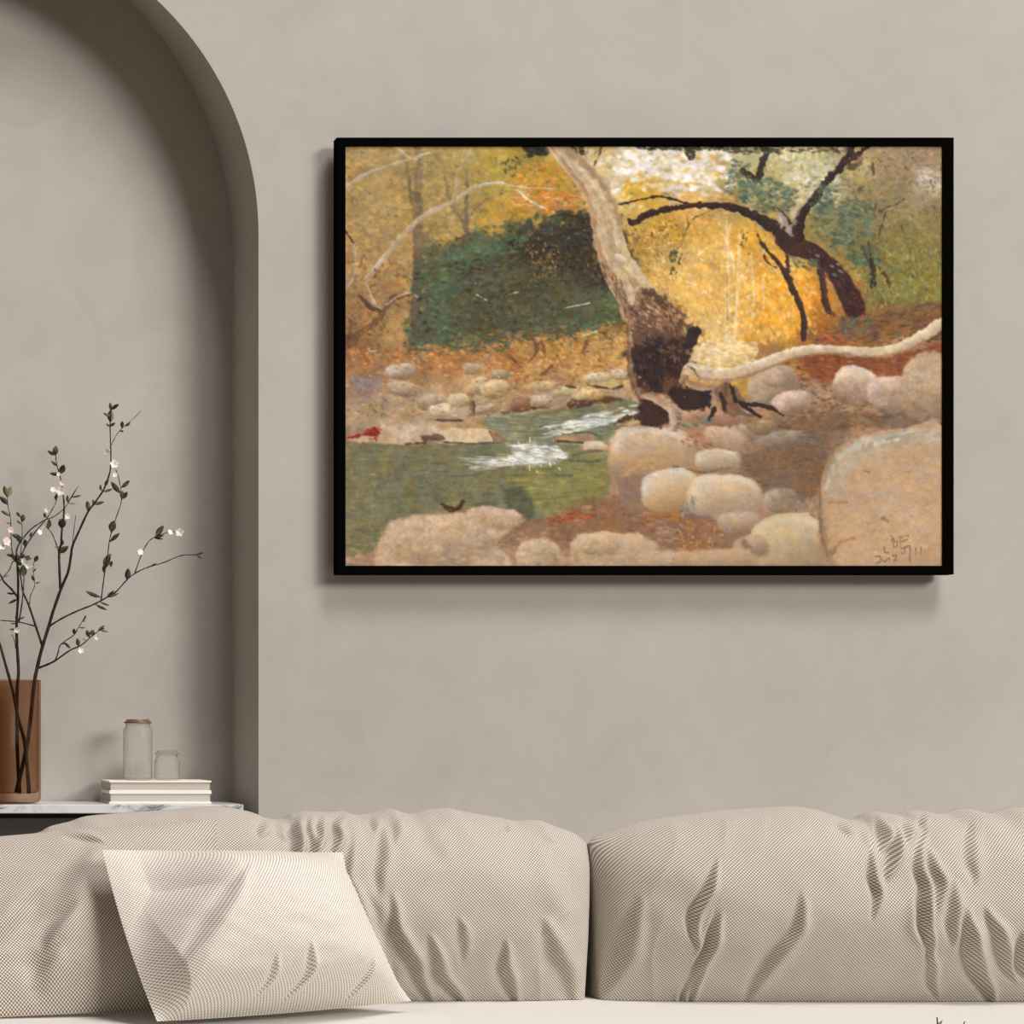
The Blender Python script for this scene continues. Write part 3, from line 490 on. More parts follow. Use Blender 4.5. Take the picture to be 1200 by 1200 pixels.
# its blue-green foliage
for a, n in (([(870,215),(900,208),(935,225),(930,248),(890,250),(868,235)], 230), ([(955,245),(985,228),(1020,240),(1030,265),(1010,285),(975,290),(950,270)], 340), ([(855,185),(880,195),(880,240),(850,225)], 110), ([(985,285),(1030,290),(1030,312),(1000,310)], 120), ([(925,300),(960,305),(960,316),(938,318)], 40), ([(955,215),(975,220),(975,250),(955,250)], 60)):
    dabs(a, n, [(78,96,82),(92,110,92),(66,80,66),(104,118,92),(84,90,62)], (4,9), (2,5), (-.6,.8), (.35,.65))
dabs([(640,171),(660,171),(655,182),(640,182)], 10, [(40,40,34)], (5,9), (3,5), (0,3), (.6,.9))
dabs([(615,171),(645,171),(642,182),(620,184)], 70, [(38,38,32),(50,48,36)], (5,10), (3,5), (-.4,.6), (.6,.9)); dabs([(585,192),(612,182),(612,196),(592,204)], 30, [(78,70,40),(96,84,44)], (4,8), (2,4), (0,3), (.4,.7))
dabs([(665,171),(682,171),(686,182),(670,180)], 30, [(44,42,36),(60,54,42)], (4,8), (2,4), (0,1.5), (.5,.9)); line([(706,172),(702,184),(697,195)], [4,2.5,1.5], (76,66,50), None, 1.5, 1, .8)
dabs([(745,171),(870,171),(866,178),(752,176)], 150, [(62,64,46),(88,92,64),(48,44,36),(110,112,78)], (4,9), (2,4), (-.4,.8), (.5,.8)); dabs([(803,174),(818,174),(812,190),(806,186)], 40, [(56,52,42),(74,68,50)], (4,8), (2,4), (0,1.8), (.6,.9))
dabs([(835,171),(1000,171),(1010,178),(860,182)], 120, [(54,52,40),(84,84,58),(70,60,44)], (4,9), (2,4), (-.4,.8), (.45,.75))
for p in ([(1022,190),(1024,205)], [(1026,240),(1024,252)], [(1030,248),(1050,240),(1062,232)], [(1018,285),(1022,310),(1024,332)], [(1010,290),(1020,312)], [(1038,248),(1030,275)]): line(p, 3 if p[0][0] < 1022 else 2, (76,66,48), None, 1.6, 1, .8)
line([(1020,300),(1023,334)], [5,8], (58,48,40), None, 2, 1.5); dabs([(1010,318),(1050,315),(1046,358),(1015,362)], 120, [(132,136,72),(150,150,90),(108,104,62),(98,112,62)], (3,6), (2,3), (.8,2.2), (.4,.7)); line([(1036,320),(1042,334)], 4, (80,48,38), None, 2, 2, .8)
dabs([(1000,372),(1105,352),(1105,398),(1000,402),(950,402)], 420, [(112,78,54),(94,72,54),(136,92,58),(124,74,46),(84,70,54)], (5,12), (2,4), (-.6,0), (.4,.7)); dabs(box(960,392,1000,402), 30, [(190,98,50),(170,84,44)], (5,10), (2,4), (-.2,.3), (.5,.8))
dabs([(985,372),(1030,372),(1010,400),(985,395)], 60, [(98,100,82),(84,84,66)], (4,9), (2,4), (0,3), (.4,.7)); dabs([(950,362),(985,362),(975,395),(955,395)], 50, [(150,98,48),(186,122,54),(132,80,42)], (4,8), (2,4), (0,3), (.4,.7))
for i in range(9): line([(805+i*.3, 254+i*0),(807,262)], .8, (110,90,40), None, 1, .3, .2)
line([(832,248),(812,258),(803,275),(799,288),(792,293)], 1.4, (96,74,42), None, 1, .6, .8); dabs([(785,294),(800,294),(796,322),(786,322)], 40, [(74,84,54),(58,66,46)], (3,7), (2,3), (.8,2.2), (.5,.8)); dabs([(868,270),(876,270),(876,290),(868,290)], 16, [(96,92,52)], (3,6), (2,3), (0,3), (.5,.8))
# the big pale trunk
TR = [(641,171),(664,171),(684,186),(704,208),(716,228),(726,248),(730,272),(740,300),(757,325),(770,342),(781,352),(795,362),(803,378),(817,382),(820,392),(806,412),(808,438),(800,452),(790,470),(776,480),(758,478),(742,452),(736,430),(737,388),(732,362),(716,340),(704,312),(698,285),(694,258),(690,235),(672,210),(656,192)]
poly(TR, (190,164,130), 1.6, .8, 1, 6, 0)
line([(652,171),(680,200),(700,226),(712,256),(716,290),(735,325)], [20,26,28,30,30,30], (150,122,92), (204,182,146), 8, 1, .9)
line([(646,173),(668,200),(690,232),(697,262),(701,290),(712,318),(728,346),(736,372)], [3,5,6,6,8,9,12,12], (152,110,80), (176,144,112), 3, 1.2, .8)
line([(676,192),(702,222),(718,252),(724,280),(740,312),(762,338)], [5,7,7,8,12,10], (206,184,150), (214,194,160), 5, 1.5, .75)
dabs([(690,230),(716,232),(724,270),(750,325),(735,340),(708,305)], 140, [(186,160,124),(200,176,140),(164,134,104),(176,152,118)], (6,14), (2,5), (.9,1.5), (.25,.5), 6)
dabs([(700,300),(730,330),(745,372),(735,372),(715,338)], 80, [(120,92,70),(150,116,90),(98,76,60)], (5,12), (2,4), (.8,1.4), (.4,.7))
rock(727,304,7,5,(214,196,180),(190,168,144),.5,2.2,2,1.5); rock(763,366,11,5,(206,186,166),(160,130,106),.6,2.2,3,2)
poly([(742,352),(760,338),(782,352),(800,364),(806,384),(818,382),(820,394),(806,412),(810,440),(802,456),(788,474),(770,480),(754,470),(742,446),(737,420),(738,380)], (94,66,48), 12, 9, .95, 12)
dabs([(742,352),(765,342),(800,364),(806,390),(800,402),(750,405),(738,380)], 240, [(120,86,62),(90,62,46),(140,104,78),(70,50,40),(158,124,96)], (4,10), (2,4), (.2,1.6), (.4,.75))
poly([(742,405),(775,398),(806,400),(808,430),(800,445),(780,440),(770,462),(752,452),(742,436)], (48,32,28), 12, 8, .92); poly([(806,386),(818,382),(822,390),(812,408),(804,400)], (48,34,30), 2, 1.5, .95)
dabs([(745,405),(806,402),(800,445),(755,450)], 130, [(72,48,38),(38,28,26),(96,66,48),(56,38,32)], (4,10), (2,4), (.8,2), (.4,.75))
dabs([(775,405),(800,402),(798,425),(778,428)], 40, [(126,88,62),(104,72,52)], (4,8), (2,3), (0,3), (.4,.7)); line([(738,378),(738,410),(740,440),(752,466),(760,474)], [5,5,6,6,4], (150,116,92), (100,74,58), 2, 1, .75)
dabs([(748,342),(785,350),(800,368),(790,388),(748,384)], 90, [(166,134,104),(140,108,82),(186,156,124),(112,82,60)], (4,9), (2,4), (.3,1.5), (.35,.65))
# roots
poly([(748,470),(764,470),(782,478),(782,495),(770,500),(754,496),(748,484)], (62,38,30), 5, 5, 1); line([(722,496),(735,490),(750,486)], [3,7,5], (82,58,44), None, 2.5, 1.5)
line([(756,462),(776,468),(790,478),(793,492),(790,502)], [7,14,16,13,9], (150,112,88), (192,164,138), 3, 1.2); line([(776,464),(790,474),(800,482)], 4, (196,170,140), None, 3, 1, .6)
poly([(786,458),(808,452),(835,456),(842,470),(832,480),(800,478),(790,472)], (50,36,30), 5, 5, 1); line([(838,452),(838,470),(834,486)], [9,7,4], (168,132,106), None, 2.5, 1.5); line([(852,450),(850,466),(852,482)], [6,5,3], (110,80,62), None, 2, 1.2)
poly([(838,455),(862,448),(872,470),(890,484),(870,488),(846,480)], (104,78,62), 4, 3, .7)
for p in ([(856,450),(864,468),(880,480),(892,488)], [(862,470),(876,474),(890,474),(905,478),(918,486)], [(845,460),(850,478)], [(838,478),(832,490)]): line(p, [4,5,5,3][:len(p)] if len(p) < 5 else [4,5,5,4,2], (46,34,30), None, 1.8, 1.2, .95)
line([(868,478),(880,484)], 2, (176,160,146), None, 1.2, .8, .8)
dabs(box(795,488,836,500), 40, [(84,104,76),(96,116,88),(110,120,92)], (3,7), (2,3), (0,3.1), (.5,.8)); dabs(box(800,505,840,524), 50, [(160,104,72),(142,92,66),(176,130,100)], (5,10), (2,4), (.2,1), (.35,.6))
# the bleached limb reaching right
line([(800,446),(806,436),(812,428)], [6,10,12], (170,134,102), (128,96,72), 2, 1.2); line([(806,446),(816,452),(832,454)], [6,9,5], (150,114,86), (176,142,112), 2, 1.2)
line([(808,432),(830,437),(855,438),(880,432),(910,420),(940,411),(970,409),(1000,412),(1030,412),(1055,407),(1080,394),(1098,382),(1106,378)], [15,18,16,15,13,12,11,11,12,13,13,14,14], (206,188,158), (184,156,124), 1.6, .8)
line([(820,443),(855,445),(890,435),(930,420),(970,414),(1020,418),(1056,413),(1084,399)], [3,4,4,3,3,3,4,4], (140,106,80), None, 2.5, 1, .65); line([(815,430),(850,433),(885,425),(930,408),(980,406)], 2.5, (222,206,178), None, 2.5, 1, .6)
line([(805,428),(812,432),(818,440)], 2, (90,66,52), None, 1.5, 1, .7)
# brush texture, weave, fine flecks
repaint(5200, (3,8), (1.5,3), (-.7,.9), .45, 8)
repaint(2600, (2,5), (1,2), (0,3.1), .5, 12)
for i in range(700): stamp(prng.uniform(405,1105), prng.uniform(171,663), prng.uniform(1,2.4), 1.2, 0, (226,206,168) if i % 3 else (60,44,34), .35)
soft = 1-.65*sstep((XX-690)/40)*sstep((YY-500)/40)-.0*XX
m1 = 1+soft*(.10*vnoise(7, 2, 1.3, 31)+.07*vnoise(18, 2, 1.2, 32)+.05*vnoise(3, 1, 1, 33))
IMG *= m1[..., None]; IMG += 9*vnoise(11, 2, 1.2, 34)[..., None]*np.array((.8, .1, -1), np.float32)
IMG = 118+(IMG-118)*1.07-3
bl = IMG.copy(); bl[1:-1, 1:-1] = (IMG[:-2, 1:-1]+IMG[2:, 1:-1]+IMG[1:-1, :-2]+IMG[1:-1, 2:]+2*IMG[1:-1, 1:-1])/6
IMG[:] = IMG*.45+bl*.55
for i in range(900):
    x, y = prng.uniform(405, 1105), prng.uniform(171, 663); c = IMG[int(y-PY0), int(x-PX0)]; stamp(x, y, prng.uniform(2, 6), prng.uniform(1, 1.8), prng.uniform(-.6, .9), c*(1.18 if i % 2 else .80), .5)
# the scribbled initials and date in the corner
SG = (88,68,50)
for p in ([(1036,640),(1037,646),(1041,646)], [(1044,626),(1046,629),(1044,632)], [(1047,630),(1047,640),(1051,638),(1051,633),(1047,634)], [(1055,628),(1055,640)], [(1055,628),(1064,626)], [(1055,634),(1062,631)],
          [(1026,651),(1031,650),(1032,656),(1027,658)], [(1034,654),(1037,657),(1040,653)], [(1042,652),(1042,656)], [(1046,650),(1050,649),(1049,654),(1046,656),(1052,655)], [(1056,642),(1060,640),(1060,646),(1057,647)], [(1061,640),(1066,638),(1066,648),(1066,656)], [(1073,641),(1073,649)], [(1079,640),(1079,648)]):
    line(p, 1.5, SG if p[0][0] < 1070 else (112,62,44), None, 1.2, .3, .55, 0, 2)
IMG += 2.5*np.sin(XX*math.pi*.9)[..., None]*np.sin(YY*math.pi*.9)[..., None]+3*prng.standard_normal((PH, PW, 1)).astype(np.float32)
np.clip(IMG, 0, 255, out=IMG)
PAINT_GAIN = np.array((.99, 1.02, 1.06), np.float32)
# ---------------------------------------------------------------- the setting: wall with its arched niche, floor
ACX, AR, ASPR, ND = (-74+260)/500, 377/500, EYE+(850-275)/500, .20
XL, XR, ZT = -2.2, 3.9, 3.15
arch = [(ACX+AR, 0.0)]+[(ACX+AR, ASPR*k/6) for k in range(1, 6)]
arch += [(ACX+AR*math.cos(a), ASPR+AR*math.sin(a)) for a in np.linspace(0, math.pi, 97)]
arch += [(ACX-AR, ASPR*k/6) for k in range(5, -1, -1)]
def out_pt(x, z, i):
    if i < 6: return (XR, z)
    if i >= 6+97: return (XL, z)
    a = math.pi*(i-6)/96; dx, dz = math.cos(a), math.sin(a)
    s = min([((XR-x)/dx) if dx > 1e-6 else 1e9, ((XL-x)/dx) if dx < -1e-6 else 1e9, ((ZT-z)/dz) if dz > 1e-6 else 1e9]); return (x+dx*s, z+dz*s)
V, Fc = [], []
for i, (x, z) in enumerate(arch):
    ox, oz = out_pt(x, z, i); V += [(x, 0, z), (ox, 0, oz)]
for i in range(len(arch)-1): Fc.append((2*i, 2*i+2, 2*i+3, 2*i+1))
def corner(xc, zc):
    for i in range(len(arch)-1):
        a, b = V[2*i+1], V[2*i+3]
        if abs(a[0]-b[0]) > 1e-5 and abs(a[2]-b[2]) > 1e-5 and ((xc > 0) == (a[0] > ACX)):
            V.append((xc, 0, zc)); Fc.append((2*i+1, 2*i+3, len(V)-1)); return
corner(XR, ZT); corner(XL, ZT)
struct(mesh_obj('wall_back', V, Fc, M_wall))
V, Fc = [], []; ns = 5
BRZ = .815                                       # the soffit rises a little towards the back
for x, z in arch:                                # reveal and back of the niche
    zb_ = ASPR+(z-ASPR)*BRZ/AR if z > ASPR else z
    for k in range(ns): V.append((x+(ACX-x)/AR*.019*k/(ns-1), ND*k/(ns-1), z+(zb_-z)*k/(ns-1)))
for i in range(len(arch)-1):
    for k in range(ns-1): a = i*ns+k; Fc.append((a, a+1, a+ns+1, a+ns))
Fc.append([i*ns+ns-1 for i in range(len(arch))])
struct(mesh_obj('wall_niche', V, Fc, M_wall))
struct(mesh_obj('floor', [(XL, -5.6, 0), (XR, -5.6, 0), (XR, ND, 0), (XL, ND, 0)], [(0, 1, 2, 3)], M_floor))

# ---------------------------------------------------------------- framed painting
DF = 4.945                                       # front of the frame; canvas lies a little behind it
fx0, fz1 = P(394, 161, DF)[0]+.002, P(394, 161, DF)[2]; fx1, fz0 = P(1118, 673, DF)[0], P(1118, 673, DF)[2]
cx0, cz1 = P(405, 171, DF)[0], P(405, 171, DF)[2]; cx1, cz0 = P(1105, 663, DF)[0], P(1105, 663, DF)[2]
pic = tag(empty('framed_painting', ((fx0+fx1)/2, -.024, fz0)), 'oil painting of a rocky woodland stream in a thin black frame on the wall', 'painting')
bm = bmesh.new(); yf, yb = DF-5, -.024
o_ = [(fx0, fz0), (fx1, fz0), (fx1, fz1), (fx0, fz1)]; i_ = [(cx0, cz0), (cx1, cz0), (cx1, cz1), (cx0, cz1)]
ring = lambda q, y: [bm.verts.new((x, y, z)) for x, z in q]
A_, B_, C_, D_ = ring(o_, yb), ring(o_, yf), ring(i_, yf), ring(i_, yb)
for k in range(4):
    j = (k+1) % 4
    for u, v in ((A_, B_), (B_, C_), (C_, D_), (D_, A_)): bm.faces.new((u[k], u[j], v[j], v[k]))
bmesh.ops.bevel(bm, geom=[e for e in bm.edges if all(v in B_ for v in e.verts)], offset=.0012, segments=2, affect='EDGES')
bm_obj('frame', bm, M_black, pic)
yc = yf+.004; gx = np.linspace(cx0-.002, cx1+.002, PW); gz = np.linspace(cz1+.002, cz0-.002, PH)
GX, GZ = np.meshgrid(gx, gz); lum = IMG.mean(2)
nv = PW*PH; co = np.zeros((nv+8, 3), np.float32); co[:nv, 0] = GX.ravel(); co[:nv, 2] = GZ.ravel(); co[:nv, 1] = yc
base = np.arange(nv).reshape(PH, PW); q = np.stack([base[:-1, :-1], base[1:, :-1], base[1:, 1:], base[:-1, 1:]], -1).reshape(-1, 4)
me = bpy.data.meshes.new('canvas'); cn = [0, PW-1, nv-1, nv-PW]
for k in range(4): co[nv+k] = co[cn[k]]+np.array((0, .024, 0)); 
me.vertices.add(nv+4); me.vertices.foreach_set('co', co[:nv+4].ravel())
back = np.array([[nv, nv+1, nv+2, nv+3]], np.int64); q = np.concatenate([q, back])
me.loops.add(q.size); me.loops.foreach_set('vertex_index', q.ravel().astype(np.int32)); me.polygons.add(len(q))
me.polygons.foreach_set('loop_start', np.arange(0, q.size, 4, dtype=np.int32)); me.update(calc_edges=True); me.validate()
ca = me.color_attributes.new('paint', 'FLOAT_COLOR', 'POINT'); s_ = IMG.reshape(-1, 3)/255
lc = np.where(s_ > .04045, ((s_+.055)/1.055)**2.4, s_/12.92)
rgba = np.ones((nv+4, 4), np.float32); rgba[:nv, :3] = np.clip(lc*PAINT_GAIN, 0, .95); rgba[nv:, :3] = .4
ca.data.foreach_set('color', rgba.ravel()); me.materials.append(M_canvas)
cv = bpy.data.objects.new('canvas', me); C.objects.link(cv); cv.parent = pic; cv.matrix_parent_inverse = Matrix.Translation(-pic.location)
bm = bmesh.new(); add_box(bm, (fx0+fx1)/2-.04, (fx0+fx1)/2+.04, -.026, 0, fz1-.06, fz1-.03); bm_obj('hanger', bm, M_black, pic)

# ---------------------------------------------------------------- console table with marble top
YF = -.03; ZT_ = P(0, 943, 5+YF)[2]; cxr = P(287.5, 943, 5+YF)[0]; cxl = ACX-AR+.042
con = tag(empty('console_table', ((cxl+cxr)/2, .08, 0)), 'dark console table with a white marble top standing in the arched niche', 'console table')
bm = bmesh.new(); n = 8; rr = .022; YBk = ND-.006; ol = []
for (qx, qy, a0) in ((cxr-rr, YBk-rr, 0), (cxl+rr, YBk-rr, 90), (cxl+rr, YF+rr, 180), (cxr-rr, YF+rr, 270)):
    for k in range(n+1): a = math.radians(a0+90*k/n); ol.append((qx+rr*math.cos(a), qy+rr*math.sin(a)))
rows = [[bm.verts.new((x+(0 if ins == 0 else (ACX-x)*0), y, z)) for x, y in ol] for z, ins in ((ZT_-.0205, 1), (ZT_-.0190, 0), (ZT_-.0015, 0), (ZT_, 1))]
mx_, my_ = (cxl+cxr)/2, (YF+YBk)/2
for r0 in (rows[0], rows[3]):
    for v in r0: v.co.x += .0015*(1 if v.co.x < mx_ else -1); v.co.y += .0015*(1 if v.co.y < my_ else -1)
for r0, r1 in zip(rows, rows[1:]):
    for k in range(len(ol)): j = (k+1) % len(ol); bm.faces.new((r0[k], r0[j], r1[j], r1[k]))
bm.faces.new(rows[0][::-1]); bm.faces.new(rows[3]); bm_obj('marble_top', bm, M_marble, con)
bm = bmesh.new(); add_box(bm, cxl+.03, cxr-.03, .008, YBk-.004, .06, ZT_-.0205, .003); bm_obj('cabinet', bm, M_dark, con)
bm = bmesh.new(); add_box(bm, cxl+.07, cxr-.07, .03, YBk-.02, 0, .06); bm_obj('plinth', bm, M_dark, con)
nd_ = 2; wd = (cxr-cxl-.08)/nd_
for k in range(nd_):
    bm = bmesh.new(); add_box(bm, cxl+.04+k*wd+.003, cxl+.04+(k+1)*wd-.003, -.006, .009, .09, ZT_-.032, .002); bm_obj('door', bm, M_dark, con)

# ---------------------------------------------------------------- books and jars
def book(x0, x1, y0, y1, z0, h, label):
    r = tag(empty('book', ((x0+x1)/2, (y0+y1)/2, z0)), label, 'book', 'books stacked under the jars'); c = .0042
    bm = bmesh.new(); add_box(bm, x0, x1, y0, y1, z0, z0+c, .0008); add_box(bm, x0, x1, y0, y1, z0+h-c, z0+h, .0008); add_box(bm, x0, x1, y1-.004, y1, z0+c*.8, z0+h-c*.8); bm_obj('cover', bm, M_cover, r)
    bm = bmesh.new(); add_box(bm, x0+.004, x1-.003, y0+.003, y1-.004, z0+c, z0+h-c); bm_obj('page_block', bm, M_pages, r)
    return r
DB = 5.04; bx0, bx1 = P(128, 0, DB)[0], P(248, 0, DB)[0]; bh = (P(0, 915, DB)[2]-ZT_)/2
book(bx0, bx1, DB-5, DB-5+.135, ZT_, bh, 'ivory hardback book lying on the marble top, the lower of two')
book(bx0, bx1-.0006, DB-5, DB-5+.135, ZT_+bh, bh, 'ivory hardback book directly under the two glass jars, upper of two')
zb = ZT_+2*bh
def jar(px0, px1, pytop, label, lidpx):
    d = DB+.06; xa, xb = P(px0, 0, d)[0], P(px1, 0, d)[0]; cx, R = (xa+xb)/2, (xb-xa)/2; H = P(0, pytop, d)[2]-zb; cy = d-5
    r = tag(empty('glass_jar', (cx, cy, zb)), label, 'jar', 'lidded glass jars on the books')
    w = .0022; hs = H-.022; bm = bmesh.new()
    add_lathe(bm, cx, cy, [(0, zb+.0005), (R*.82, zb+.0005), (R*.95, zb+.002), (R, zb+.006), (R, zb+hs-.004), (R*.96, zb+hs+.001), (R*.86, zb+hs+.004), (R*.84, zb+hs+.007), (R*.84, zb+hs+.012),
        (R*.84-w, zb+hs+.012), (R*.84-w, zb+hs+.006), (R*.93-w, zb+hs), (R-w, zb+hs-.005), (R-w, zb+.008), (R*.9-w, zb+.0045), (0, zb+.0045)])
    bm_obj('body', bm, M_jar, r, True)
    bm = bmesh.new(); zl = zb+hs+.0125
    add_lathe(bm, cx, cy, [(0, zl), (R*.92, zl), (R*.94, zl+.001), (R*.94, zl+.0035), (R*.92, zl+.0045), (R*.80, zl+.005), (R*.79, zl+.0092), (R*.77, H+zb), (0, H+zb)])
    lo = bm_obj('lid', bm, lidpx, r, True); lo['label'] = 'flat round jar lid'
jar(144.5, 178.5, 843, 'tall cylindrical glass jar with a copper coloured lid on the books', M_lid)
jar(180.6, 210.6, 879.5, 'short squat glass jar with a pale lid beside the tall jar', M_jarlid)

# ---------------------------------------------------------------- smoked glass vase and the three flowering branches in it
DV = 5.082; vx = P(-1, 0, DV)[0]; VR = P(47.6, 0, DV)[0]-vx; vh = P(0, 796, DV-VR)[2]
bm = bmesh.new(); z = ZT_; w = .0045
add_lathe(bm, vx, DV-5, [(0, z+.0005), (VR-.016, z+.0005), (VR-.006, z+.003), (VR-.001, z+.009), (VR, z+.016), (VR, vh-.001), (VR-.001, vh), (VR-w+.001, vh), (VR-w, vh-.001), (VR-w, z+.030), (VR-w-.006, z+.025), (0, z+.025)], 72)
vase = bm_obj('vase', bm, M_vase, None, True)
tag(vase, 'cylindrical smoked brown glass vase holding flowering branches on the console', 'vase')
vase.data.materials[0].use_nodes = True

def branch(label, limbs, leaves, blooms):
    b0 = limbs[0][0][0]; root = tag(empty('flowering_branch', P(b0[0], b0[1], b0[2]-.048)), label, 'branch', 'branches in the smoked glass vase')
    bm = bmesh.new(); paths = []
    sh = -.048
    for pts, r0, r1 in limbs:
        full = []
        for p in pts: full.append((p[0], p[1], p[2]+sh) if len(p) == 3 else (p[0], p[1], None))
        ds = [p[2] for p in full]; i0 = [i for i, d in enumerate(ds) if d is not None]
        dd = np.interp(range(len(ds)), i0, [ds[i] for i in i0])
        q = catmull([tuple(P(p[0], p[1], d)) for p, d in zip(full, dd)], 4)
        n_ = len(q); rad = [r0+(r1-r0)*k/(n_-1)+.00025*math.sin(k*1.9) for k in range(n_)]
        add_tube(bm, q, [max(.0006, r) for r in rad]); paths += list(q)
    bm_obj('stem', bm, M_bark, root, True)
    pa = np.array([tuple(p) for p in paths]); ppx = np.stack([pa[:, 0]*F/(pa[:, 1]+5)-260, 850-(pa[:, 2]-EYE)*F/(pa[:, 1]+5)], 1)
    def depth(px, py): k = np.argmin((ppx[:, 0]-px)**2+(ppx[:, 1]-py)**2); return pa[k, 1]+5, Vector(pa[k]), math.sqrt(((ppx[k]-(px, py))**2).sum())
    bm = bmesh.new()
    for (x0, y0, x1, y1, wd) in leaves:
        d, near, dist = depth(x0, y0); a = near if dist < 6 else P(x0, y0, d)
        t = P(x1, y1, d+rng.uniform(-.012, .006)); ax = t-a; ln = ax.length
        side = ax.cross(Vector((rng.uniform(-.5, .5), 1, rng.uniform(-.5, .5)))).normalized(); up = side.cross(ax).normalized(); hw = ln*wd*.5; rows_ = []
        for u, s in ((0, .06), (.15, .45), (.35, .92), (.55, 1), (.75, .78), (.9, .4), (1, .03)):
            c = a+ax*u+up*(ln*.10*math.sin(u*3.1)); rows_.append([bm.verts.new(c+side*hw*s*k+up*abs(k)*hw*.25) for k in (-1, 0, 1)])
        for g, h in zip(rows_, rows_[1:]):
            for k in range(2): bm.faces.new((g[k], g[k+1], h[k+1], h[k]))
    me_ = bm_obj('foliage', bm, M_leaf, root, True)
    md = me_.modifiers.new('thickness', 'SOLIDIFY'); md.thickness = .0005
    for (x, y, s, kind) in blooms:
        d, near, dist = depth(x, y); c = P(x, y, d-.012); bm = bmesh.new(); R_ = s*.82*d/F
        f = (Vector((rng.uniform(-.6, .6), -1, rng.uniform(-.5, .5)))).normalized(); e1 = f.cross(Vector((0, 0, 1))).normalized(); e2 = f.cross(e1); t0 = rng.uniform(0, 6)
        for k in range(5):
            a = t0+k*2*math.pi/5; di = e1*math.cos(a)+e2*math.sin(a); sd = f.cross(di); rows_ = []
            for u, s_, l_ in ((.05, .12, 0), (.35, .34, .14), (.7, .44, .26), (.95, .30, .28), (1.05, .05, .24)):
                rows_.append([bm.verts.new(c+di*R_*u+f*R_*l_+sd*R_*s_*k2+f*R_*.1*abs(k2)) for k2 in (-1, 0, 1)])
            for g, h in zip(rows_, rows_[1:]):
                for q_ in range(2): bm.faces.new((g[q_], g[q_+1], h[q_+1], h[q_]))
        if dist > 2: add_tube(bm, [near, near.lerp(c, .5)+Vector((0, 0, .0015)), c], [.0006, .0005, .0007], 5)
        fl = bm_obj('blossom', bm, M_petal2 if kind else M_petal, root, True)
    return root
def LV(div, ox, oy, s):                          # leaves written down as base -> tip
    out = []
    for l in s: out.append((ox+l[0]/div, oy+l[1]/div, ox+l[2]/div, oy+l[3]/div, l[4] if len(l) > 4 else .38))
    return out
zbv = 934                                        # the branch feet on the inside of the vase's thick bottom
R1 = [([(19,929,5.12),(31,877),(36,840),(40,802),(43.3,784,5.12),(48.8,761),(56.3,737),(61.8,718),(70.4,693,5.11),(75.8,680),(80.2,669),(83.4,650),(85,640),(93.2,621),(103,600),(109.4,591.4),(120.3,576,5.08),(125,565),(129,552),(130,535),(129,500),(130,487),(130,477,5.07)], .0052, .0010),
      ([(84.5,642,5.10),(86.5,622),(88.8,604,5.09)], .0011, .0006),
      ([(70.8,690,5.11),(69.8,670),(69.3,647),(71.5,638),(72.6,620),(74.8,603),(74.8,587),(72.6,572),(71,560),(66,542),(65.5,527,5.13)], .0034, .0009),
      ([(69.4,649,5.12),(66,638),(60.7,625),(53,616,5.14)], .0016, .0008),
      ([(57,736,5.115),(60.7,732),(75.8,723),(92,715.5),(108.3,709),(119.2,703.5),(130,697),(137.5,692),(152.5,676),(170,666),(192.5,659),(212.5,651),(230,650),(237,647,5.06)], .0024, .0009),
      ([(118.5,703.5,5.09),(120.8,685),(122.5,672),(126,652),(129,630),(136,607),(142.5,585),(139,560),(135.5,550,5.10)], .0016, .0008),
      ([(157.5,673,5.08),(165,652),(172.5,637),(180,630),(190,626),(200,623),(210,624,5.06)], .0013, .0007),
      ([(131,521,5.07),(133,516),(140,505),(152.5,494),(165,482,5.05)], .0009, .0005),
      ([(44.5,783,5.12),(55,779),(65,774),(82.3,762),(95.3,756),(108.3,745),(119.2,737,5.07)], .0030, .0008),
      ([(65,773.5,5.10),(68,765),(71.5,755),(86.7,744),(92,735),(97.5,726.6),(99.7,721,5.12)], .0018, .0006),
      ([(49.3,756,5.12),(42.3,735),(33.6,709),(27,694),(25,681),(21.7,664,5.14)], .0032, .0013),
      ([(34.7,708,5.13),(35.7,698),(40.6,686.5),(39.5,676),(39,664),(41,655,5.14)], .0011, .0006),
      ([(42,734,5.12),(22.8,729),(10.8,727.7),(0,726.8),(-25,722,5.17)], .0017, .0008)]
L1 = LV(4, 0, 440, [(520,215,518,160,.5),(520,160,515,125),(525,165,557,135),(510,245,497,225),(520,245,540,222,.5),(503,190,485,175),(560,262,580,262),(570,245,572,215,.5),(590,235,612,220),
  (262,375,265,328,.6),(250,370,222,352),(265,420,238,398,.3),(285,455,300,418,.6),(270,470,233,457),(265,590,266,555,.5),(565,545,522,498,.32),(570,535,607,492),(570,580,597,545,.5),(565,575,575,540,.5),
  (410,635,408,588,.45),(435,605,436,580,.5),(440,600,490,592,.3),(475,545,472,510,.45),(490,520,512,485,.4),(490,545,530,530,.25),(530,728,535,680,.62),(525,775,562,738,.3),(508,905,522,835,.5),(520,900,525,870,.5),(490,935,484,890,.35),
  (292,718,297,668,.75),(285,690,277,672),(235,710,230,672,.5),(290,805,292,770,.5),(298,835,322,800,.5),(727,748,768,702,.4),(720,765,770,745,.25),(722,768,768,765,.2),(588,965,600,902,.5),(467,1040,402,1010,.25),(470,1036,418,1022,.2),
  (492,1038,535,1008,.3),(500,1040,560,1020,.2),(450,1078,505,1100,.2),(470,1075,515,1078,.2),(925,842,958,828,.25),(925,845,952,858,.25),(700,890,735,880,.2),
  (160,875,178,845,.6),(152,970,148,935,.5),(160,972,188,967,.25),(165,925,170,905),(105,680,110,650,.5),(140,760,152,735,.5)])
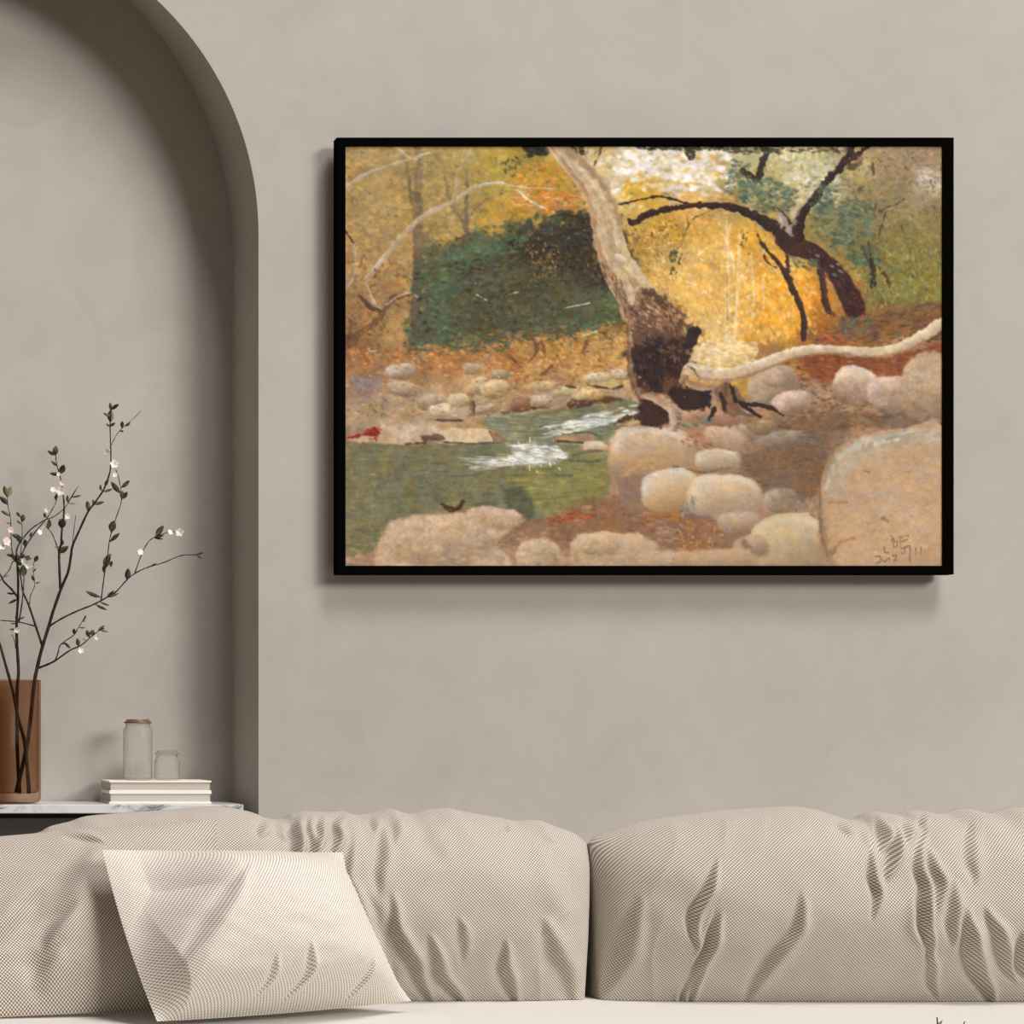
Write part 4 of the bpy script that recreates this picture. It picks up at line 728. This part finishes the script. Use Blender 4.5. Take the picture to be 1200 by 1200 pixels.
L1 += LV(9.23, 0, 680, [(788,592,800,522,.5),(825,692,835,625,.5),(950,622,935,540,.5),(1000,602,1008,532,.75),(1055,555,1135,487,.3),(1080,555,1175,560,.2),(1080,545,1130,522,.3),(690,690,765,740,.3),(665,692,725,685,.25),(895,440,935,382,.25),(890,442,925,440,.3),(860,515,925,512,.25),(940,625,890,630,.2)])
L1 += LV(9.23, 0, 560, [(545,530,520,470,.4),(610,755,590,745),(640,735,600,750,.3)])
F1 = [(125,529,4.5,0),(134,544,6,0),(135,557,3.5,0),(71,575,6.5,0),(69,556,3,0),(55.5,597.5,4,0),(79,605,4,0),(46,624,4,0),(164,647,4.5,0),(211,624,6,0),(199,624,4,0),(95,763,4,0),(114,747,4,0),(33,664,3.5,0),(73,566,4,1)]
R2 = [([(23,930,5.15),(20,870),(20,810),(21.7,788),(20,756),(19.5,730),(21,701.7),(21.2,680),(20.3,663),(19,650,5.15)], .0048, .0022),
      ([(19.3,654,5.15),(19.5,644.5),(25,633.7),(35.8,620.7),(46.6,613),(54,608.8),(60.7,606.6),(69.3,601),(78,592.5),(85,580),(92,569.8,5.12)], .0020, .0007),
      ([(19.5,657,5.15),(25,650),(31.4,638),(43.3,620.7),(53,610),(59.6,600),(66,587),(67,578,5.18)], .0020, .0007),
      ([(19.2,652,5.15),(14.6,648),(13,630.4),(12.5,608.8),(9.8,595.8),(8,580,5.17)], .0014, .0008),
      ([(20,659,5.15),(15,658),(10.8,668),(3.2,677),(-8,689,5.19)], .0014, .0008),
      ([(22,660,5.15),(24.4,646.7),(26,625),(25.5,612),(24,605,5.17)], .0009, .0006),
      ([(22,729,5.15),(25,712.5),(27.5,690),(28,676,5.13)], .0020, .0010),
      ([(21.7,701,5.15),(13,690),(4.9,682),(0,673),(-14,655,5.12)], .0030, .0014),
      ([(18.5,760,5.15),(17,751),(14,744,5.13)], .0011, .0008)]
L2 = LV(4, 0, 440, [(35,572,18,517,.5),(38,572,50,518,.45),(28,602,0,568,.45),(40,660,5,635,.3),(50,705,28,690,.25),(102,662,78,642,.4),(104,685,110,650,.6),(104,697,80,678,.25),(80,762,55,745,.45),(95,780,90,748,.6),(120,805,118,768,.55),
  (75,852,30,840,.35),(75,872,55,835,.4),(88,872,80,830,.35),(105,872,142,845,.4),(110,862,152,855,.3),(75,870,100,890,.6),(70,850,95,860,.6),(110,945,110,886,.62),(60,1026,30,1020,.25),(75,1048,38,1070,.25),(85,1147,68,1128,.3),(90,1147,117,1133,.3),(75,1167,48,1163,.3),(70,1182,44,1190,.3),
  (210,665,205,645,.5),(325,608,318,560,.4),(325,608,357,600,.2),(340,580,382,562,.2),(318,610,368,518,.06),(5,940,42,936,.15),(85,850,120,838,.4)])
F2 = [(7,635,6.5,1),(3,641,5,0),(12.5,621,4.5,1),(19.5,738,4.5,0),(30,660,4.5,0),(62,574,4,0),(28,657,4,0)]
R3 = [([(34,930,5.11),(29.5,873),(22.5,847),(15,810),(5.4,775),(0,756),(-9,728),(-20,700),(-34,668),(-42,640,5.14)], .0050, .0012),
      ([(-6,738,5.115),(-24,716),(-44,702,5.09)], .0018, .0008)]
L3 = LV(1, 0, 0, [(-38,655,-46,645,.4),(-42,641,-41,629,.5),(-30,680,-22,672,.4),(-44,702,-54,698,.4),(-24,716,-30,706,.4)])
F3 = [(-40,634,5,0),(-50,700,4,0)]
branch('tallest dark flowering branch leaning right out of the brown vase, with white blossoms', R1, L1, F1)
branch('upright flowering branch in the middle of the brown vase, with pinkish blossoms', R2, L2, F2)
branch('bare dark branch leaning left out of the brown vase at the photo edge', R3, L3, F3)

# ---------------------------------------------------------------- sofa
ZS = EYE-.581                                    # top of the seat
sx0, sx1 = -.55, 3.25
sofa = tag(empty('sofa', ((sx0+sx1)/2, -.75, 0)), 'long cream upholstered sofa with a smooth flat seat below the painting', 'sofa')
def soft_box(name, x0, x1, y0, y1, z0, z1, r, m, crown=0, seg=6, nx=40):
    # rounded box with uv in metres
    bm = bmesh.new(); add_box(bm, x0, x1, y0, y1, z0, z1)
    bmesh.ops.bevel(bm, geom=list(bm.edges), offset=r, segments=seg, affect='EDGES', profile=.5)
    ul = bm.loops.layers.uv.new('UVMap')
    for f in bm.faces:
        n_ = f.normal
        for l in f.loops:
            c = l.vert.co
            if abs(n_.z) > .7: l[ul].uv = (c.x, c.y)
            elif abs(n_.y) > .7: l[ul].uv = (c.x, c.z)
            else: l[ul].uv = (c.y, c.z)
    return bm_obj(name, bm, m, sofa, True)
soft_box('base', sx0+.02, sx1-.02, -1.22, -.09, .07, .235, .025, M_seat)
soft_box('seat', sx0, sx1, -1.26, -.27, .235, ZS, .035, M_seat)
soft_box('backrest', sx0, sx1, -.265, -.085, .235, .66, .04, M_seat)
for x in (sx0+.12, sx1-.12):
    for y in (-1.12, -.16):
        bm = bmesh.new(); add_lathe(bm, x, y, [(0, 0), (.018, 0), (.026, .07), (0, .07)], 20); bm_obj('leg', bm, M_dark, sofa, True)

# ---------------------------------------------------------------- cushions: soft bodies with their folds
def vn(shape_u, shape_v, nu, nv_, seed):         # smooth random field over a (u, v) grid
    r = np.random.default_rng(seed); g = r.random((nv_+2, nu+2))*2-1
    u = np.clip(shape_u, 0, .9999)*nu; v = np.clip(shape_v, 0, .9999)*nv_; iu, iv = u.astype(int), v.astype(int); fu, fv = u-iu, v-iv
    fu = fu*fu*(3-2*fu); fv = fv*fv*(3-2*fv)
    return (g[iv, iu]*(1-fu)+g[iv, iu+1]*fu)*(1-fv)+(g[iv+1, iu]*(1-fu)+g[iv+1, iu+1]*fu)*fv
def fold_field(px, py, folds):
    px = px+2.0*np.sin(py*.085+px*.021)+.6*np.sin(py*.19+1.3+px*.03)
    h = np.zeros_like(px)
    for pts, w_, a_ in folds:
        w_, a_ = w_*.72, a_*(1.5 if np.mean([q_[1] for q_ in pts]) < 1000 else 1.12); pts = [tuple(p) for p in pts]; e0, e1 = np.subtract(pts[0], pts[1]), np.subtract(pts[-1], pts[-2])
        pts = [tuple(np.array(pts[0])+e0*.35)]+pts+[tuple(np.array(pts[-1])+e1*.35)]
        q = catmull(pts, 4); best = np.full(px.shape, 1e9); sg = np.zeros_like(px); tt = np.zeros_like(px); n_ = len(q)-1; tot = sum(np.linalg.norm(q[i+1]-q[i]) for i in range(n_)); run = 0
        for i in range(n_):
            a, b = q[i], q[i+1]; d = b-a; L2 = (d**2).sum()+1e-9; t = np.clip(((px-a[0])*d[0]+(py-a[1])*d[1])/L2, 0, 1)
            ex, ey = px-(a[0]+t*d[0]), py-(a[1]+t*d[1]); ds = np.sqrt(ex*ex+ey*ey); m = ds < best
            best = np.where(m, ds, best); sg = np.where(m, np.sign(d[0]*ey-d[1]*ex)*(-1), sg); tt = np.where(m, (run+t*math.sqrt(L2))/tot, tt); run += math.sqrt(L2)
        sn = np.sin(np.pi*np.clip(tt, 0, 1)); s = best*sg/(w_*(.40+.70*sn))      # + to the right of a fold that runs downwards
        h += a_*1.65*s*np.exp(-.5*s*s)*sn**.8
    return h
def back_cushion(name, label, top, xl, xr, folds, seed, bulge=.175, d0=4.52):
    NU, NV = 420, 190; ph = np.linspace(0, math.pi, NU); u = (.5-.5*np.cos(ph))*.55+np.linspace(0, 1, NU)*.45; u = (u-u[0])/(u[-1]-u[0])
    th = np.linspace(0, math.pi, NV); v = (.5-.5*np.cos(th))*.6+np.linspace(0, 1, NV)*.4
    U, Vv = np.meshgrid(u, v); YB = 850+.581*F/d0
    xl_ = np.interp(Vv, [p[0] for p in xl], [p[1] for p in xl]); xr_ = np.interp(Vv, [p[0] for p in xr], [p[1] for p in xr])
    PXs = xl_+(xr_-xl_)*U; tp = catmull(top, 6); tx, ty = [p[0] for p in tp], [p[1] for p in tp]
    TOPP = np.interp(PXs, tx, ty); soft = np.interp(PXs, tx, np.convolve(np.pad(ty, 6, 'edge'), np.ones(13)/13, 'valid'))
    TY = soft+(TOPP-soft)*np.clip((Vv-.72)/.28, 0, 1); PYs = YB+(TY-YB)*Vv
    X = (PXs+260)*d0/F; Z = EYE+(850-PYs)*d0/F
    eu = np.clip(1-np.abs(2*U-1)**3.6, 0, 1)**.5; ev = np.where(Vv < .6, .22+.78*np.sin(np.pi/2*np.clip(Vv/.6, 0, 1)), np.clip(1-np.clip((Vv-.6)/.4, 0, 1)**2.4, 0, 1)**.6)
    ev = np.where(Vv < .5, np.maximum(ev, .0), ev)
    full = eu*ev*(1+.05*vn(U, Vv, 6, 3, seed)+.03*vn(U, Vv, 14, 6, seed+1))
    lean = .03*Vv
    depth = d0+lean-bulge*full
    fpx = X*F/depth-260; fpy = 850-(Z-EYE)*F/depth
    mask = np.clip(eu*1.6, 0, 1)*np.clip((1-Vv)*14, .25, 1)
    h = fold_field(fpx, fpy, folds)*mask+.0022*vn(U, Vv, 26, 8, seed+2)*eu*ev+.0035*vn(U, Vv, 30, 2, seed+5)*np.clip((Vv-.75)*5, 0, 1)*eu
    wr = lambda fx_, fy_, sx_, sy_, sd_: 1-np.abs(vn((fx_/sx_) % 1, np.clip((fy_-900)/sy_, 0, .999), 9, 3, sd_))*2
    wx = fpx+.35*(fpy-1060)+14*np.sin(fpy*.03)
    h = h+.0032*np.clip(wr(wx, fpy, 410, 330, seed+9), 0, 1)**2*mask*np.clip(vn(U, Vv, 5, 2, seed+13)*2+.3, 0, 1)+.0045*np.clip(wr(fpx+.1*(fpy-950), fpy, 300, 500, seed+11), 0, 1)**2*np.clip((1010-fpy)/60, 0, 1)*mask
    gx_ = h
    front = np.stack([X, depth-5-gx_, Z], -1)
    db = d0+lean+.10*eu*ev+.11*(1-eu)*np.clip(1-Vv**5, 0, 1); back_ = np.stack([X, db-5, Z], -1)
    back_[..., 0] += (2*U-1)*np.abs(2*U-1)**6*(.007*(1-Vv)**.7)
    back_[..., 1] = np.minimum(back_[..., 1], -.267)
    zmin = ZS+.001; front[..., 2] = np.maximum(front[..., 2], zmin); back_[..., 2] = np.maximum(back_[..., 2], zmin)
    # UV follows the cloth: arc length along rows and columns
    def arc(a, ax):
        d = np.linalg.norm(np.diff(a, axis=ax), axis=-1); s = np.cumsum(d, axis=ax); z_ = np.zeros_like(np.take(s, [0], axis=ax)); return np.concatenate([z_, s], axis=ax)
    fl = np.stack([X, depth-5, Z], -1); ua, va = arc(fl, 1), arc(fl, 0)
    ua = ua-ua[:, NU//2:NU//2+1]; va = va-va[-1:, :]*0
    nf = NU*NV; verts = np.concatenate([front.reshape(-1, 3), back_.reshape(-1, 3)]); uv = np.concatenate([np.stack([ua, va], -1).reshape(-1, 2), np.stack([ua, va+3], -1).reshape(-1, 2)])
    bi = np.arange(nf).reshape(NV, NU); f1 = np.stack([bi[:-1, :-1], bi[:-1, 1:], bi[1:, 1:], bi[1:, :-1]], -1).reshape(-1, 4); f2 = (f1+nf)[:, ::-1]
    rim = list(bi[0, :])+list(bi[1:, -1])+list(bi[-1, -2::-1])+list(bi[-2:0:-1, 0]); f3 = [(rim[k], rim[k]+nf, rim[(k+1) % len(rim)]+nf, rim[(k+1) % len(rim)]) for k in range(len(rim))]
    o = mesh_obj(name, verts.tolist(), f1.tolist()+f2.tolist()+[tuple(int(i) for i in f) for f in f3], M_weave, None, True, uv)
    return tag(o, label, 'cushion', 'back cushions on the sofa')
topL = [(20,990),(29,981),(48,976),(61,969),(85,963),(104,957),(149,953),(205,949),(240,946),(267,946),(293,951),(306,955),(320,960),(333,960),(345,954),(360,951),(385,952),(407,951),(420,955),(443,952),(462,948),(483,954),(503,950),(527,947),(547,951),(570,955),(593,959),(607,962),(637,962),(660,970),(680,978),(694,990)]
foldL = [([(411,990),(409,1030),(424,1093),(432,1130)],8,.009),([(460,1060),(470,1105),(490,1140),(502,1170)],9,.011),([(505,1105),(516,1138),(538,1170)],8,.010),([(541,1085),(543,1118)],7,.006),
  ([(592,1112),(595,1148),(602,1172)],8,.010),([(640,1090),(660,1133),(672,1172)],12,.012),([(349,954),(350,976),(346,996),(344,1020)],6,.014),([(364,962),(366,993),(362,1015)],5,.011),([(380,955),(375,974),(370,992)],5,.011),([(409,953),(396,964),(395,980),(389,1000)],5,.012),
  ([(313,958),(307,975)],7,.011),([(441,953),(437,970)],5,.008),([(448,978),(449,1010),(444,1040)],9,.008),([(462,956),(462,982)],7,.005),([(335,960),(338,980)],6,-.009),([(430,1060),(446,1100),(455,1150)],9,-.008),([(640,1000),(668,1060),(676,1110)],16,-.006),([(500,975),(520,1000)],14,.003),
  ([(593,960),(597,972)],5,.006),([(640,964),(650,980)],7,-.005)]
topR = [(695,990),(703,982),(719,976),(745,967),(771,961),(812,955),(853,950),(895,947),(936,945),(962,949),(983,956),(1000,961),(1009,960),(1018,955),(1027,952),(1042,952),(1057,955),(1070,951),(1087,950),(1100,953),(1113,954),(1126,950),(1139,948),(1155,951),(1170,953),(1196,947),(1230,948),(1265,953),(1300,962),(1330,980),(1340,992)]
foldR = [([(837,1018),(824,1055),(814,1078),(814,1105)],6,.013),([(842,1080),(828,1117),(812,1146),(800,1172)],7,.011),([(833,1082),(812,1140),(795,1172)],5,-.007),([(940,1056),(931,1093),(905,1128),(878,1164)],9,.011),([(822,1143),(809,1172)],4,.007),
  ([(745,1060),(737,1096),(718,1138),(702,1172)],13,.012),([(1020,1000),(1025,1027),(1027,1051),(1023,1072)],5,.011),([(1029,957),(1034,976),(1032,994)],6,.012),([(1050,976),(1050,998),(1042,1024)],6,.011),([(1062,958),(1062,982)],5,.009),
  ([(1081,974),(1078,1002),(1083,1042),(1088,1082),(1089,1118)],6,.013),([(1090,1000),(1098,1023),(1101,1047),(1098,1068)],7,.011),([(1116,1040),(1120,1069),(1116,1100)],8,.009),([(1084,953),(1077,966)],4,.009),([(1138,972),(1140,1022)],8,.006),
  ([(1135,1075),(1138,1114),(1150,1142),(1160,1172)],9,.014),([(1161,1075),(1176,1116),(1186,1144)],8,.011),([(1197,1100),(1200,1130),(1212,1150)],7,.010),([(988,959),(993,975)],7,.010),([(1012,958),(1016,985)],5,-.008),([(1072,1060),(1078,1100)],7,-.006),([(1090,1125),(1096,1160)],6,.006),([(720,975),(770,965)],8,.003)]
back_cushion('back_cushion', 'woven beige back cushion behind the two throw pillows, left of the dark gap', topL, [(0, 16), (1, 22)], [(0, 685), (.2, 687.5), (.5, 691), (.85, 694.5), (1, 694)], foldL, 21, .15, 4.525)
back_cushion('back_cushion', 'wide woven beige back cushion below the right half of the painting, with pleated top', topR, [(0, 702.5), (.2, 700), (.5, 698), (.85, 696), (1, 696)], [(0, 1342), (1, 1340)], foldR, 44)

def pillow(label, c, thick_f, thick_b, folds, seed, pinch=(.02, .02, .02, .02), skew=1.0, step=None, vskew=1.1, N_=260, m=None):
    # c: four corners TL, TR, BR, BL; the seam runs inwards between them, the body swells to both sides
    TL, TR, BR, BL = [np.array(tuple(q)) for q in c]; a = np.linspace(0, math.pi, N_); s = (.5-.5*np.cos(a))*.5+np.linspace(0, 1, N_)*.5
    U, Vv = np.meshgrid(s, s)                    # v runs down
    pl_, pr_, pt_, pb_ = pinch; bow = lambda t: 4*t*(1-t)
    pu = U+(pl_*(1-U)-pr_*U)*bow(Vv); pv = Vv+(pt_*(1-Vv)-pb_*Vv)*bow(U)
    Pm = TL*((1-pu)*(1-pv))[..., None]+TR*(pu*(1-pv))[..., None]+BR*(pu*pv)[..., None]+BL*((1-pu)*pv)[..., None]
    nrm = np.cross(TR-TL, BL-TL); nrm = nrm/np.linalg.norm(nrm)
    if nrm[1] > 0: nrm = -nrm
    U2, V2 = U**skew, Vv**vskew; e = (np.clip(1-np.abs(2*U2-1)**2.1, 0, 1)*np.clip(1-np.abs(2*V2-1)**2.1, 0, 1))**.75; e = e*(1+.05*vn(U, Vv, 4, 4, seed)+.03*vn(U, Vv, 9, 9, seed+3))
    Fr = Pm+nrm*(thick_f*e)[..., None]; D = Fr[..., 1]+5; fx, fy = Fr[..., 0]*F/D-260, 850-(Fr[..., 2]-EYE)*F/D
    edge = np.clip(np.minimum(np.minimum(U, 1-U), np.minimum(Vv, 1-Vv))*25, 0, 1)
    h = fold_field(fx, fy, folds)*edge+.0012*vn(U, Vv, 18, 18, seed+7)*edge
    if step:                                     # the body swells up beyond a ridge that runs down the face
        pts, w0, w1, amp = step; q = catmull(pts, 5); best = np.full(fx.shape, 1e9); sg = np.zeros_like(fx)
        for a_, b_ in zip(q, q[1:]):
            d = b_-a_; t = np.clip(((fx-a_[0])*d[0]+(fy-a_[1])*d[1])/(d@d+1e-9), 0, 1); ex, ey = fx-(a_[0]+t*d[0]), fy-(a_[1]+t*d[1]); ds = np.sqrt(ex*ex+ey*ey)
            m_ = ds < best; best = np.where(m_, ds, best); sg = np.where(m_, -np.sign(d[0]*ey-d[1]*ex), sg)
        k = np.clip((best*sg+w0)/(w0+w1), 0, 1); h = h+amp*(k*k*(3-2*k)*.5+k*.5)*(1-np.abs(2*Vv-1)**5)**1.2*(1-U**6)*np.clip(U*12, 0, 1)
    Fr = Fr+nrm*h[..., None]; Bk = Pm-nrm*(thick_b*e)[..., None]
    Fr[..., 2] = np.maximum(Fr[..., 2], ZS+.0012); Bk[..., 2] = np.maximum(Bk[..., 2], ZS+.0012)
    w_, h_ = np.linalg.norm(TR-TL), np.linalg.norm(BL-TL); uv = np.stack([pu*w_, (1-pv)*h_], -1).reshape(-1, 2)
    nf = N_*N_; bi = np.arange(nf).reshape(N_, N_); f1 = np.stack([bi[:-1, :-1], bi[1:, :-1], bi[1:, 1:], bi[:-1, 1:]], -1).reshape(-1, 4); f2 = (f1+nf)[:, ::-1]
    rim = list(bi[0, :])+list(bi[1:, -1])+list(bi[-1, -2::-1])+list(bi[-2:0:-1, 0]); f3 = [(rim[k], rim[(k+1) % len(rim)], rim[(k+1) % len(rim)]+nf, rim[k]+nf) for k in range(len(rim))]
    o = mesh_obj('throw_pillow', np.concatenate([Fr.reshape(-1, 3), Bk.reshape(-1, 3)]).tolist(), f1.tolist()+f2.tolist()+[tuple(int(i) for i in f) for f in f3], m or M_weave2, None, True, np.concatenate([uv, uv+3]))
    return tag(o, label, 'pillow', 'throw pillows on the sofa')
PL1 = [P(-235, 1000, 4.36), P(253, 960, 4.40), P(318, 1180, 4.30), P(-240, 1205, 4.16)]
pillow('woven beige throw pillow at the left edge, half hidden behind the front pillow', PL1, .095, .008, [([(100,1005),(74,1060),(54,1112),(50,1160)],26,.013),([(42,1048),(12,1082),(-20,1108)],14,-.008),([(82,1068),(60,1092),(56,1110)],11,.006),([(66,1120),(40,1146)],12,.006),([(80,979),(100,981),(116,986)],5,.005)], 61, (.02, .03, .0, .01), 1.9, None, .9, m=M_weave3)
PL2 = [P(120, 996, 4.20), P(402, 999, 4.36), P(482, 1173, 4.31), P(184, 1197, 4.09)]
pillow('light woven throw pillow in front of the others, standing on the seat', PL2, .08, .01, [([(258,1038),(244,1068),(222,1098),(196,1136)],10,.008),([(297,1140),(294,1158),(287,1172)],4,.007),([(336,1128),(337,1152),(327,1173)],4.5,.009),([(415,1140),(412,1158),(404,1172)],4.5,.009)], 77, (-.015, .05, .0, -.012), 1.15,
    ([(226,985),(238,1020),(249,1050),(228,1090),(205,1140),(192,1205)], 66, 9, .105))

# ---------------------------------------------------------------- coffee table with a sprig in a small vase, just below the frame
tx, ty = P(1110, 0, 3.2)[0], 3.2-5
ct = tag(empty('coffee_table', (tx, ty, 0)), 'low dark coffee table in front of the sofa', 'coffee table')
bm = bmesh.new(); add_lathe(bm, tx, ty, [(0, .355), (.37, .355), (.38, .362), (.38, .373), (.37, .38), (0, .38)], 64); bm_obj('table_top', bm, M_dark, ct)
for k in range(3):
    a = .5+k*2*math.pi/3; bm = bmesh.new(); add_tube(bm, [(tx+.26*math.cos(a), ty+.26*math.sin(a), .357), (tx+.31*math.cos(a), ty+.31*math.sin(a), 0.0)], [.018, .012], 14); bm_obj('leg', bm, M_dark, ct, True)
bm = bmesh.new(); add_lathe(bm, tx, ty, [(0, .3803), (.028, .3803), (.032, .385), (.032, .43), (.018, .452), (.016, .47), (.013, .47), (.015, .45), (.029, .43), (.029, .388), (0, .385)], 32)
tag(bm_obj('bud_vase', bm, M_glass, None, True), 'small glass bud vase on the coffee table', 'vase')
sg = tag(empty('green_sprig', (tx, ty, .386)), 'thin green sprig whose tip shows at the bottom right edge of the photo', 'sprig')
bm = bmesh.new(); t1 = P(1098, 1192, 3.2); t2 = P(1130.5, 1197, 3.2); b_ = Vector((tx, ty, .387))
add_tube(bm, [b_, Vector((tx, ty, .47)), Vector((t1.x+.004, ty, .52)), Vector((t1.x+.001, ty, t1.z-.012)), t1], [.0016, .0014, .0012, .001, .0009]); add_tube(bm, [Vector((tx, ty, .468)), Vector((tx+.012, ty, .51)), t2], [.0014, .0012, .0008]); bm_obj('stem', bm, M_bark, sg, True)
M_lime = mat('leaf_lime', (.42, .42, .10), .5); bm = bmesh.new()
for a, b in ((Vector((t1.x+.001, ty, t1.z-.014)), t1+Vector((.007, -.003, -.004))), (Vector((t1.x+.003, ty, .525)), Vector((t1.x-.010, ty-.004, .545))), (Vector((tx+.012, ty, .512)), Vector((tx+.024, ty-.004, .53)))):
    ax = b-a; sd = ax.cross(Vector((0, 1, 0))).normalized()*ax.length*.2; q = [bm.verts.new(p) for p in (a, a+ax*.5+sd, b, a+ax*.5-sd)]; bm.faces.new(q)
lf = bm_obj('foliage', bm, M_lime, sg); md = lf.modifiers.new('thickness', 'SOLIDIFY'); md.thickness = .0006
